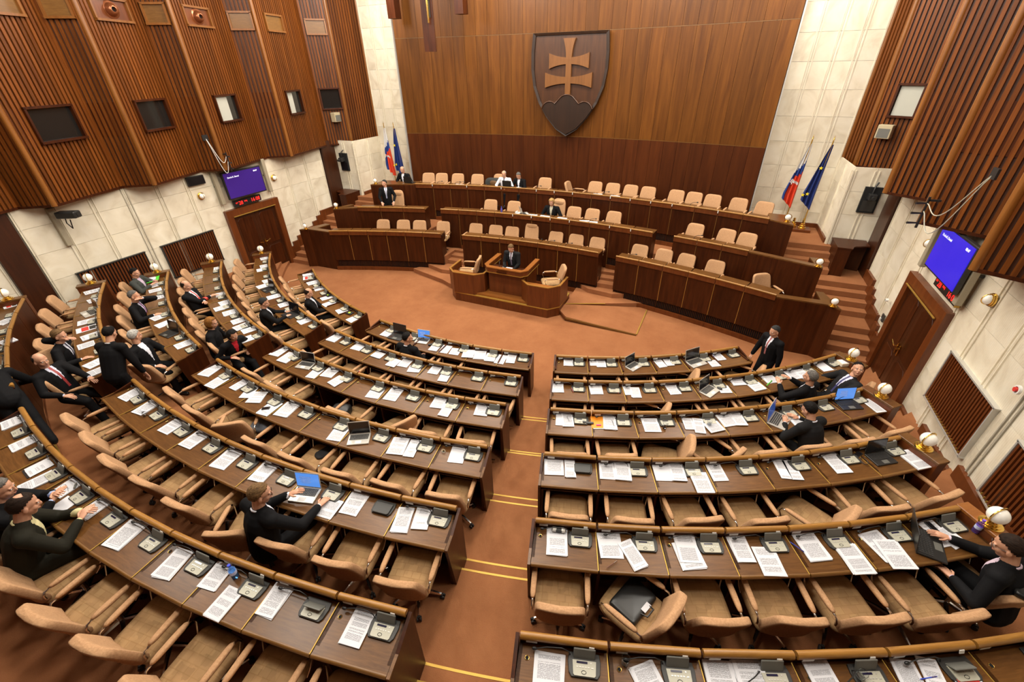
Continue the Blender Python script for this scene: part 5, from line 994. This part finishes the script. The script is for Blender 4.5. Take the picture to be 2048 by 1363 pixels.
# ================================================================ PEOPLE
DG = None
def capsule(b, p0, p1, r0, r1, m=0, n=12, k=4, side=None, flat=1.0, ends=True):
    p0, p1 = Vector(p0), Vector(p1); d = p1 - p0; L = d.length or 1e-6; t = d / L
    a = Vector(side) if side is not None else (Vector((1, 0, 0)) if abs(t.x) < .8 else Vector((0, 1, 0)))
    a = (a - t * a.dot(t)).normalized(); c = t.cross(a); V = []; rings = []
    for j in range(k + 1): q = pi/2 * j / k; rings.append((p0 - t * r0 * cos(q) * (min(1, flat) if False else 1), max(r0 * sin(q), 1e-4)))
    for j in range(k + 1): q = pi/2 * j / k; rings.append((p1 + t * r1 * sin(q), max(r1 * cos(q), 1e-4)))
    for o, r in rings:
        for i in range(n): q = 2*pi*i/n; V.append(o + a * cos(q) * r + c * sin(q) * r * flat)
    L_ = len(rings); F = [(i*n + q, i*n + (q+1) % n, (i+1)*n + (q+1) % n, (i+1)*n + q) for i in range(L_-1) for q in range(n)]
    F += [tuple(range(n))[::-1], tuple(range((L_-1)*n, L_*n))]
    b.add(V, F, m)
def remesh(b, voxel, smooth=2):
    me = b.mesh('tmp', []); o = bpy.data.objects.new('tmp', me); C.objects.link(o)
    md = o.modifiers.new('r', 'REMESH'); md.mode = 'VOXEL'; md.voxel_size = voxel
    if smooth: s = o.modifiers.new('s', 'SMOOTH'); s.iterations = smooth; s.factor = .5
    bpy.context.view_layer.update(); dg = bpy.context.evaluated_depsgraph_get(); ev = o.evaluated_get(dg); em_ = ev.to_mesh()
    n = len(em_.vertices); co = np.empty(n * 3); em_.vertices.foreach_get('co', co); co = co.reshape(-1, 3)
    F = [tuple(p.vertices) for p in em_.polygons]; ev.to_mesh_clear(); bpy.data.objects.remove(o); bpy.data.meshes.remove(me); return co, F
def ik(a, c, l1, l2, hint):
    a, c = Vector(a), Vector(c); d = c - a; L = d.length; mx = (l1 + l2) * .995
    if L > mx: c = a + d * (mx / L); d = c - a; L = mx
    t = d / L; x = (l1*l1 - l2*l2 + L*L) / (2*L); h = sqrt(max(l1*l1 - x*x, 0)); hv = Vector(hint); hv = (hv - t * hv.dot(t)).normalized()
    return a + t * x + hv * h, c
HAIR = {'grey': (.13, .12, .11), 'dark': (.005, .0035, .003), 'brown': (.018, .009, .005), 'blond': (.40, .25, .09), 'white': (.42, .41, .38), 'sandy': (.15, .085, .035), 'red': (.24, .10, .02), 'darkgrey': (.03, .03, .03)}
mcache = {}
def hairmat(h):
    if 'hair_' + h not in mcache:
        c = HAIR[h]
        def bd(nt, b):
            v = coords(nt, (60, 25, 60)); n = node(nt, 'ShaderNodeTexNoise'); n.inputs['Scale'].default_value = 1.2; n.inputs['Detail'].default_value = 4; nt.links.new(v, n.inputs['Vector'])
            nt.links.new(ramp(nt, n.outputs[0], [(.3, tuple(x * .45 for x in c)), (.7, tuple(x * 1.35 for x in c))]), b.inputs['Base Color']); bump(nt, b, n.outputs[0], .6, .01)
        mcache['hair_' + h] = M_('hair_' + h, c, .75, spec=.2, build=bd)
    return mcache['hair_' + h]
def cm(name, col, rough=.8):
    if name not in mcache: mcache[name] = M_(name, col, rough, spec=.5 if rough < .7 else .15)
    return mcache[name]
SUITS = {'black': (.0055, .0055, .0065), 'charcoal': (.012, .012, .013), 'olive': (.015, .014, .009), 'grey': (.05, .055, .05), 'navy': (.008, .01, .02), 'white': (.75, .75, .8)}
def person(label, loc, face, pose='sit', suit='black', shirt=(.7, .72, .8), tie=None, hair='dark', style='short', lean=10, turn=0, head=(0, 0), hands=None, feet=None, voxel=.013, scale=1.0, legs=True, skirt=False, glasses=False, side_lean=0, detail=True, trousers=None, elbow=None, hatz=0):
    """loc: floor point under the pelvis; face: world heading in degrees (0 = +Y, CCW); hands/feet in local x(right) y(fwd) z coords"""
    root = thing('person', label, 'person', loc, radians(face)); root.scale = (scale,) * 3
    P = Vector
    sit = pose == 'sit'; pz = .52 if sit else .93
    pel = P((0, 0, pz)); la = radians(lean); sl = radians(side_lean); tw = radians(turn)
    up = P((sin(sl), sin(la), cos(la) * cos(sl))).normalized()
    rt = P((cos(tw), sin(tw), 0)); rt = (rt - up * rt.dot(up)).normalized(); fw = up.cross(rt) 
    che = pel + up * .33; nb = pel + up * .50 ; shl = nb - up * .03
    B = MB(); prim = []
    def cap(p0, p1, r0, r1, mat, side=None, flat=1.0, w_=1.0):
        capsule(B, p0, p1, r0, r1, 0, 12, 4, side, flat); prim.append((P(p0), P(p1), r0 * w_, r1 * w_, mat))
    J, T_, S_, H_ = 0, 1, 2, 3   # jacket, trousers, shirt, skin
    cap(pel + up * .0, che, .178, .190, J, rt, .76); cap(che, nb - up * .07, .188, .135, J, rt, .68)
    cap(pel - up * .02, pel + up * .06, .165, .16, J, rt, .75)
    sh = {}
    for s, nm in ((-1, 'L'), (1, 'R')): sh[nm] = shl + rt * (.188 * s) - up * .015; cap(nb - up * .06, sh[nm], .082, .078, J)
    if sit and not hands: hands = {'L': (-.2, .30, .72 - .02), 'R': (.2, .30, .70)}
    if not hands: hands = {'L': (-.26, .02, .78), 'R': (.26, .02, .78)}
    wr = {}
    for s, nm in ((-1, 'L'), (1, 'R')):
        tgt = P(hands[nm]); hint = P((s * .8, -.55, -.6)) if not elbow else P(elbow[nm])
        el, wri = ik(sh[nm], tgt, .285, .25, hint)
        cap(sh[nm], el, .072, .058, J); cap(el, el.lerp(wri, .88), .058, .043, J); wr[nm] = (el, wri)
    if legs:
        for s, nm in ((-1, 'L'), (1, 'R')):
            hp = pel + P((s * .09, 0, -.02)); 
            ft = P((feet or ({'L': (-.12, .42, .08), 'R': (.12, .42, .08)} if sit else {'L': (-.1, .02, .08), 'R': (.1, .02, .08)}))[nm])
            kn, an = ik(hp, ft, .43, .42, P((s * .15, 1, .6)) if sit else P((0, 1, 0)))
            cap(hp, kn, .098, .072, T_); cap(kn, an, .068, .056, T_ if not skirt else H_)
            d_ = (an - kn).normalized(); toe = an + P((s * .03, .17, -.035)); cap(an + P((0, -.02, -.03)), toe, .04, .035, 4, None, .8)
    # torso/limbs
    co, F = remesh(B, voxel)
    A0 = np.array([p[0] for p in prim]); A1 = np.array([p[1] for p in prim]); R0 = np.array([p[2] for p in prim]); R1 = np.array([p[3] for p in prim]); MM = np.array([p[4] for p in prim])
    cen = np.array([co[list(f)].mean(0) for f in F]); D = A1 - A0; LL = (D * D).sum(1) + 1e-9
    tt = np.clip(((cen[:, None, :] - A0[None]) * D[None]).sum(2) / LL[None], 0, 1)
    dist = np.linalg.norm(cen[:, None, :] - (A0[None] + tt[..., None] * D[None]), axis=2) - (R0[None] + tt * (R1 - R0)[None])
    mi = MM[dist.argmin(1)]
    # shirt front, tie and lapels between the open jacket fronts
    rel = cen - np.array(nb); a_ = rel @ np.array(rt); f_ = rel @ np.array(fw); u_ = rel @ np.array(up)
    depth = .42 if suit != 'white' else 0
    tor = (mi == J) & (f_ > .02) & (u_ < .03) & (u_ > -.36 if tie is not None or shirt is not None else False)
    if shirt is not None and suit != 'white': mi[tor & (f_ > .05) & (np.abs(a_) < .055 * (1 + u_ / .34)) ] = S_
    if tie is not None: mi[tor & (np.abs(a_) < .020)] = 5
    B2 = MB(); B2.v = [tuple(v) for v in co]; B2.f = F; B2.m = [int(x) for x in mi]
    # head
    yaw, pit = head; hy = radians(yaw + turn); hpit = radians(pit)
    hf = P((-sin(hy) * cos(hpit), cos(hy) * cos(hpit), -sin(hpit))); hr = P((cos(hy), sin(hy), 0)); hu = hr.cross(hf)
    hc = nb + up * .095 + hu * .085 + hf * .02
    HB = MB()
    def e(c, r, nu=20, nv=14, e_=1): 
        M3 = Matrix((hr, hf, hu)).transposed()
        def fn(x, y, z): return tuple(M3 @ P((x, y, z)))
        cc = hc + hr * c[0] + hf * c[1] + hu * c[2]; HB.sup(cc, r, e_, nu, nv, 0, fn)
    e((0, -.012, .03), (.076, .094, .092)); e((0, .018, -.035), (.060, .070, .078)); e((0, .045, -.085), (.036, .034, .026))
    capsule(HB, nb - up * .06, hc + hu * -.05 - hf * .02, .062, .055, 0)
    if detail:
        e((0, .098, -.022), (.012, .016, .022), 10, 8); e((0, .088, .002), (.009, .012, .022), 10, 8)
        for s in (-1, 1): e((s * .079, -.006, -.015), (.010, .019, .031), 10, 8); e((s * .03, .076, .024), (.024, .012, .008), 10, 6); e((s * .036, .055, -.03), (.024, .026, .028), 10, 6)
        e((0, .086, -.058), (.022, .010, .009), 10, 6)
        ho, HF = remesh(HB, .0065 if voxel < .012 else .009, 2)
        B2.add([tuple(v) for v in ho], HF, H_)
        if voxel < .016:
            o0 = len(B2.v)
            n0 = len(B2.f)
            HB = MB()
            for s in (-1, 1): e((s * .029, .0795, .006), (.012, .008, .007), 10, 6)
            B2.add(HB.v, HB.f, 6); HB = MB()
            for s in (-1, 1): e((s * .029, .0865, .006), (.005, .003, .005), 8, 6)
            B2.add(HB.v, HB.f, 7)
            HB = MB(); e((0, .094, -.058), (.019, .004, .004), 8, 6); B2.add(HB.v, HB.f, 8)
    else: B2.add(HB.v, HB.f, H_)
    # hands: palm, four fingers in two bends, thumb from the side of the palm; shirt cuff
    for s, nm in ((-1, 'L'), (1, 'R')):
        el, wri = wr[nm]; t = (wri - el).normalized(); dn = P((0, 0, -1)); side = t.cross(P((0, 0, 1))); side = side.normalized() if side.length > .2 else P((1, 0, 0)); 
        fd = (t + P((0, 0, -.1 if t.z > -.5 else 0))).normalized(); nrm_ = side.cross(fd)
        capsule(B2, el.lerp(wri, .86), el.lerp(wri, .95), .034, .032, S_, 10, 2)
        capsule(B2, el.lerp(wri, .9), wri, .025, .024, H_, 10, 3, side, .75)
        pc = wri + fd * .085
        capsule(B2, wri + fd * .02, pc - fd * .01, .032, .038, H_, 10, 3, side, .42)
        for k in range(4):
            b0 = pc + side * (.03 - .02 * k) ; ln = (.034, .04, .038, .030)[k]
            m1 = b0 + fd * ln * 1.1 - nrm_ * .006; m2 = m1 + (fd - nrm_ * .55).normalized() * ln
            capsule(B2, b0, m1, .0095, .0085, H_, 6, 2); capsule(B2, m1, m2, .0085, .007, H_, 6, 2)
        ts = -side * s if False else (side * (1 if side.dot(P((-s, 0, 0))) > 0 else -1))
        b0 = wri + fd * .03 + ts * .026; m1 = b0 + (fd + ts * .9).normalized() * .04; m2 = m1 + (fd + ts * .25 - nrm_ * .2).normalized() * .03
        capsule(B2, b0, m1, .012, .0105, H_, 6, 2); capsule(B2, m1, m2, .0105, .008, H_, 6, 2)
    sm = cm('suit_' + suit, SUITS[suit]); tm_ = cm('suit_' + (trousers or ('black' if suit == 'white' else suit)), SUITS[trousers or ('black' if suit == 'white' else suit)])
    shm = cm('shirt_%.2f_%.2f_%.2f' % (shirt or (0, 0, 0)), shirt or (0, 0, 0)); tim = cm('tie_%.2f_%.2f_%.2f' % (tie or (0, 0, 0)), tie or (0, 0, 0), .5)
    me = B2.mesh('body', [sm, tm_, shm, SKIN, cm('shoe_leather', (.012, .01, .01), .3), tim, cm('eye_white', (.6, .58, .55), .3), cm('iris', (.03, .02, .015), .2), cm('lips', (.35, .11, .08), .5)], 180)
    obj('body', me, root)
    # collar
    if shirt is not None:
        cb_ = MB(); pts = []
        for k in range(13): q = 2*pi*k/12; pts.append(nb + up * (.022 - .02 * max(0, sin(q))) + rt * cos(q) * .060 + fw * (sin(q) * .062 - .005))
        cb_.tube(pts, .010, 6); obj('collar', cb_.mesh('collar', shm if suit != 'white' else sm, 180), root)
    # hair
    hcol = hairmat(hair)
    hm = MB(); V = []; nu, nv = 36, 26; idx = {}
    def hr_keep(x, y, z):
        zm = float(np.interp(y, [-.7, -.3, -.05, .12, .3, .6, .9], [-.68, -.5, -.05, .12, .38, .58, .70]))
        if style == 'bald': return zm < z < .52 and y < .18
        if style == 'thin': return z > zm and not (z > .9 and -.55 < y < .12)
        if style == 'bob': return (y < .42 or z > .62) and z > -1.0
        return z > zm
    M3 = Matrix((hr, hf, hu)).transposed(); rnd = random.Random(len(label)); ph = rnd.uniform(0, 6)
    rx, ry, rz_ = ((.084, .102, .100) if style != 'bob' else (.100, .108, .112)); inn_ = .955
    def hp_(x, y, z, f):
        w_ = 1 + (.035 if f > .95 else 0) * (sin(9*x + ph) * cos(8*z + 2*ph) + .6 * sin(21*y + ph)) * .6 * (1 if style != 'bald' else .4)
        zc = z * rz_ * f * w_ + (.028 if style != 'bob' else (.02 if z > 0 else .0 + z * .02))
        return tuple(hc + M3 @ P((x * rx * f * w_, y * ry * f * w_ - .016, zc)))
    keep = {}
    for j in range(nv):
        for i in range(nu):
            th = 2*pi*(i+.5)/nu; q = -pi/2 + pi*(j+.5)/nv
            keep[(j, i)] = hr_keep(cos(q)*cos(th), cos(q)*sin(th), sin(q))
    def gv(j, i, f):
        i %= nu; key = (j, i, f)
        if key not in idx: 
            th = 2*pi*i/nu; q = -pi/2 + pi*j/nv; idx[key] = len(V); V.append(hp_(cos(q)*cos(th), cos(q)*sin(th), sin(q), f))
        return idx[key]
    FF = []
    for (j, i), kp in keep.items():
        if not kp: continue
        FF.append((gv(j, i, 1), gv(j, i+1, 1), gv(j+1, i+1, 1), gv(j+1, i, 1)))
        for (dj, di, e0, e1) in ((-1, 0, (j, i), (j, i+1)), (1, 0, (j+1, i+1), (j+1, i)), (0, -1, (j+1, i), (j, i)), (0, 1, (j, i+1), (j+1, i+1))):
            if not keep.get((j + dj, (i + di) % nu), dj != 0): FF.append((gv(*e0, 1), gv(*e0, inn_), gv(*e1, inn_), gv(*e1, 1)))
    hm.add(V, FF); obj('hair', hm.mesh('hair', hcol, 180), root)
    if glasses:
        g = MB()
        for s in (-1, 1): g.tube([hc + hr * (s*.03 + .02*cos(a)) + hf * .098 + hu * (.004 + .015*sin(a)) for a in [2*pi*k/12 for k in range(13)]], .0018, 4)
        for s in (-1, 1): g.tube([hc + hr * s * .05 + hf * .096 + hu * .006, hc + hr * s * .082 - hf * .01 + hu * .006], .0018, 4)
        obj('spectacles', g.mesh('spectacles', BLACK), root)
    return root
def at(r, a, i): p = polar(r, a); return (p.x, p.y, FZ[i-1])
def row_person(label, row, ang, dr, **k):
    i = int(row[1]); person(label, at(RR[i-1] + dr, ang, i), k.pop('face', ang), **k)
TYP = {'L': (-.14, .42, .80), 'R': (.14, .42, .80)}
# right block
row_person('dark-haired man with glasses in black suit typing at the right end of the fifth row', 'R5', 32.6, .80, scale=1.05, face=50, suit='black', shirt=(.62, .5, .6), hair='brown', lean=14, head=(16, 22), hands={'L': (-.22, .30, .70), 'R': (.10, .50, .80)}, glasses=True, voxel=.011)
row_person('dark-haired man in charcoal suit typing on a laptop in the third row, right block', 'R3', 33.2, .70, face=44, suit='charcoal', hair='dark', lean=20, head=(6, 28), hands=TYP, voxel=.012)
row_person('grey-haired man in dark suit holding a green ribbon, second row, right block', 'R2', 37.6, .74, face=52, suit='black', hair='grey', lean=4, head=(10, 5), hands={'L': (-.26, .36, .95), 'R': (.08, .38, .93)}, voxel=.012)
row_person('dark-haired man leaning back and looking up at the camera, second row, right block', 'R2', 41.4, .66, face=118, suit='charcoal', shirt=(.6, .6, .75), tie=(.03, .03, .12), hair='dark', lean=-24, head=(58, -26), hands={'L': (-.2, .34, .72), 'R': (.34, .18, .70)}, voxel=.011)
person('grey-haired man in dark suit and striped tie standing at the right of the front row', (6.35, -7.55, 0), 130, pose='stand', suit='black', tie=(.35, .12, .12), hair='darkgrey', lean=4, head=(0, 14), hands={'L': (-.30, .02, .78), 'R': (.30, .16, .80)}, voxel=.012, scale=.93)
# middle block
row_person('blond man in black suit seated in the fifth row beside the open laptop', 'L5', 3.6, .80, scale=1.07, face=-6, suit='black', hair='sandy', lean=12, head=(-30, 16), hands={'L': (-.05, .42, .84), 'R': (.30, .50, .78)}, glasses=True, voxel=.011)
row_person('balding man in olive suit leaning on the sixth row desk, nearer the camera', 'L6', -3.7, .78, scale=1.08, face=-20, suit='olive', shirt=(.6, .55, .3), hair='brown', style='thin', lean=22, head=(8, 20), hands={'L': (-.02, .52, .80), 'R': (.10, .50, .80)}, voxel=.011)
row_person('grey-haired man holding a phone at the left of the sixth row', 'L6', -5.7, .76, scale=1.06, face=-32, suit='black', shirt=(.4, .5, .8), hair='grey', lean=20, head=(-6, 18), hands={'L': (-.05, .50, .86), 'R': (.07, .50, .86)}, voxel=.011)
row_person('dark-haired man mostly hidden behind the second row rail, middle block', 'L1', -2.6, .80, suit='black', hair='dark', lean=8, head=(-45, 5), voxel=.013)
# standing figures at left
person('man in black suit seen from behind, standing in the left aisle', (-3.55, -13.5, FZ[4]), 20, pose='stand', suit='black', shirt=(.6, .6, .6), hair='dark', style='thin', lean=24, head=(10, 24), hands={'L': (-.30, .30, .80), 'R': (.30, .22, .76)}, voxel=.012, scale=.97)
person('large dark-suited man bending over the desks at the left picture edge', (-4.35, -14.5, FZ[4]), 80, pose='stand', suit='black', hair='dark', lean=64, head=(0, 20), hands={'L': (-.18, .65, .80), 'R': (.22, .62, .80)}, feet={'L': (-.12, -.25, .09), 'R': (.1, -.72, .09)}, voxel=.013)
# left block
row_person('white-haired man in dark suit turned on his chair beside the standing man', 'F4', -18.6, .74, face=-70, suit='black', hair='white', lean=-4, head=(70, 12), voxel=.012)
row_person('man with hand on his cheek in black suit, fifth row, left block', 'F5', -21.4, .66, face=-44, suit='black', shirt=(.6, .62, .7), tie=(.03, .03, .06), hair='sandy', lean=14, head=(-6, 14), hands={'L': (.02, .22, 1.12), 'R': (.30, .42, .80)}, voxel=.012)
row_person('balding man with black and red tie leaning back at the fifth row, left block', 'F5', -17.6, .72, face=-72, suit='black', shirt=(.6, .62, .75), tie=(.3, .03, .03), hair='brown', style='bald', lean=-14, head=(-8, 8), hands={'L': (-.10, .40, .80), 'R': (.26, .26, .70)}, feet={'L': (-.1, .62, .08), 'R': (.12, .5, .08)}, voxel=.012)
row_person('woman with short dark hair in grey jacket reading beside the green folder', 'F4', -35.3, .60, face=-58, suit='grey', shirt=(.5, .4, .5), hair='dark', style='short', lean=2, head=(0, 14), hands={'L': (-.10, .36, .90), 'R': (.12, .36, .88)}, voxel=.013, trousers='black', scale=.95)
row_person('grey-haired man in black suit with purple tie, chin on hand, fourth row', 'F4', -27.8, .60, face=-50, suit='black', shirt=(.6, .6, .7), tie=(.25, .08, .25), hair='grey', lean=8, head=(0, 6), hands={'L': (.0, .24, 1.12), 'R': (.24, .40, .80)}, voxel=.013)
row_person('balding man with red tie and folded arms, third row, left block', 'F3', -29.5, .62, face=-62, suit='black', tie=(.6, .05, .03), hair='brown', style='bald', lean=-12, head=(4, 10), hands={'L': (.12, .24, .82), 'R': (-.10, .28, .84)}, voxel=.013)
row_person('red-blond woman in black seen from behind, third row, left block', 'F3', -18.6, .78, face=-50, suit='black', shirt=None, hair='red', style='bob', lean=6, head=(0, 16), voxel=.013)
row_person('black-haired woman in dark red top bending beside the blonde woman', 'F3', -16.9, .62, face=-95, suit='black', shirt=(.45, .02, .03), hair='dark', style='bob', lean=24, head=(10, 20), feet={'L': (-.1, .62, .08), 'R': (.1, .58, .08)}, voxel=.013, scale=.93)
row_person('grey-haired man in black suit typing on a laptop, second row, left block', 'F2', -22.3, .68, face=-38, suit='black', hair='darkgrey', lean=2, head=(-8, 18), hands=TYP, voxel=.013)
row_person('bald man in black suit seated in the front row, left block', 'F1', -23.5, .66, face=-48, suit='black', hair='brown', style='bald', lean=-4, head=(0, 24), hands={'L': (-.04, .34, .66), 'R': (.06, .34, .66)}, voxel=.014)
# government benches
person('man in dark suit speaking at the rostrum, looking down at his papers', (-.06, -5.42, .15), 180, pose='stand', suit='charcoal', tie=(.14, .10, .14), hair='sandy', lean=14, head=(0, 34), hands={'L': (-.12, .34, .95), 'R': (.12, .36, .95)}, voxel=.014, scale=.94)
def bp_(label, t, x, dy, **k): person(label, (x, gy(t, x) + dy, G[t][2]), k.pop('face', 180), **k)
bp_('bald man in white shirt working on a black laptop on the top tier', 1, -1.92, .45, scale=.9, suit='white', shirt=(.75, .75, .8), tie=(.03, .03, .08), hair='white', style='bald', lean=10, head=(0, 26), hands={'L': (-.22, .36, .74), 'R': (.22, .36, .74)}, voxel=.015)
bp_('grey-haired man in dark suit writing on the top tier', 1, -1.35, .45, scale=.9, face=170, suit='black', hair='grey', lean=14, head=(0, 34), hands={'L': (-.12, .38, .74), 'R': (.2, .38, .74)}, voxel=.015)
bp_('balding man in dark suit behind a laptop at the left end of the top tier', 1, -5.65, .5, scale=.92, face=185, suit='black', hair='white', style='bald', lean=6, head=(0, 20), voxel=.015)
person('man in black suit and light tie standing with papers behind the second tier, left', (-5.55, -3.72, 1.12), 215, pose='stand', suit='black', tie=(.3, .32, .45), hair='darkgrey', lean=2, head=(-40, 4), hands={'L': (-.24, .2, .95), 'R': (.2, .3, .98)}, voxel=.015, scale=.9)
bp_('woman with short blonde hair in black jacket reading on the second tier', 2, .18, .56, suit='black', shirt=(.45, .42, .32), hair='blond', style='bob', lean=8, head=(0, 26), voxel=.015, scale=.95)
t = thing('green_ribbon', 'small green ribbon held by the grey-haired man in the second row', 'ribbon', polar(RR[1] + .32, 35.6, FZ[1] + .93), .4); obj('band', MB().tube([(0, 0, 0), (.03, .02, -.03), (.0, .03, -.09), (-.04, .01, -.12)], .009, 6).mesh('band', GREENF, 60), t)
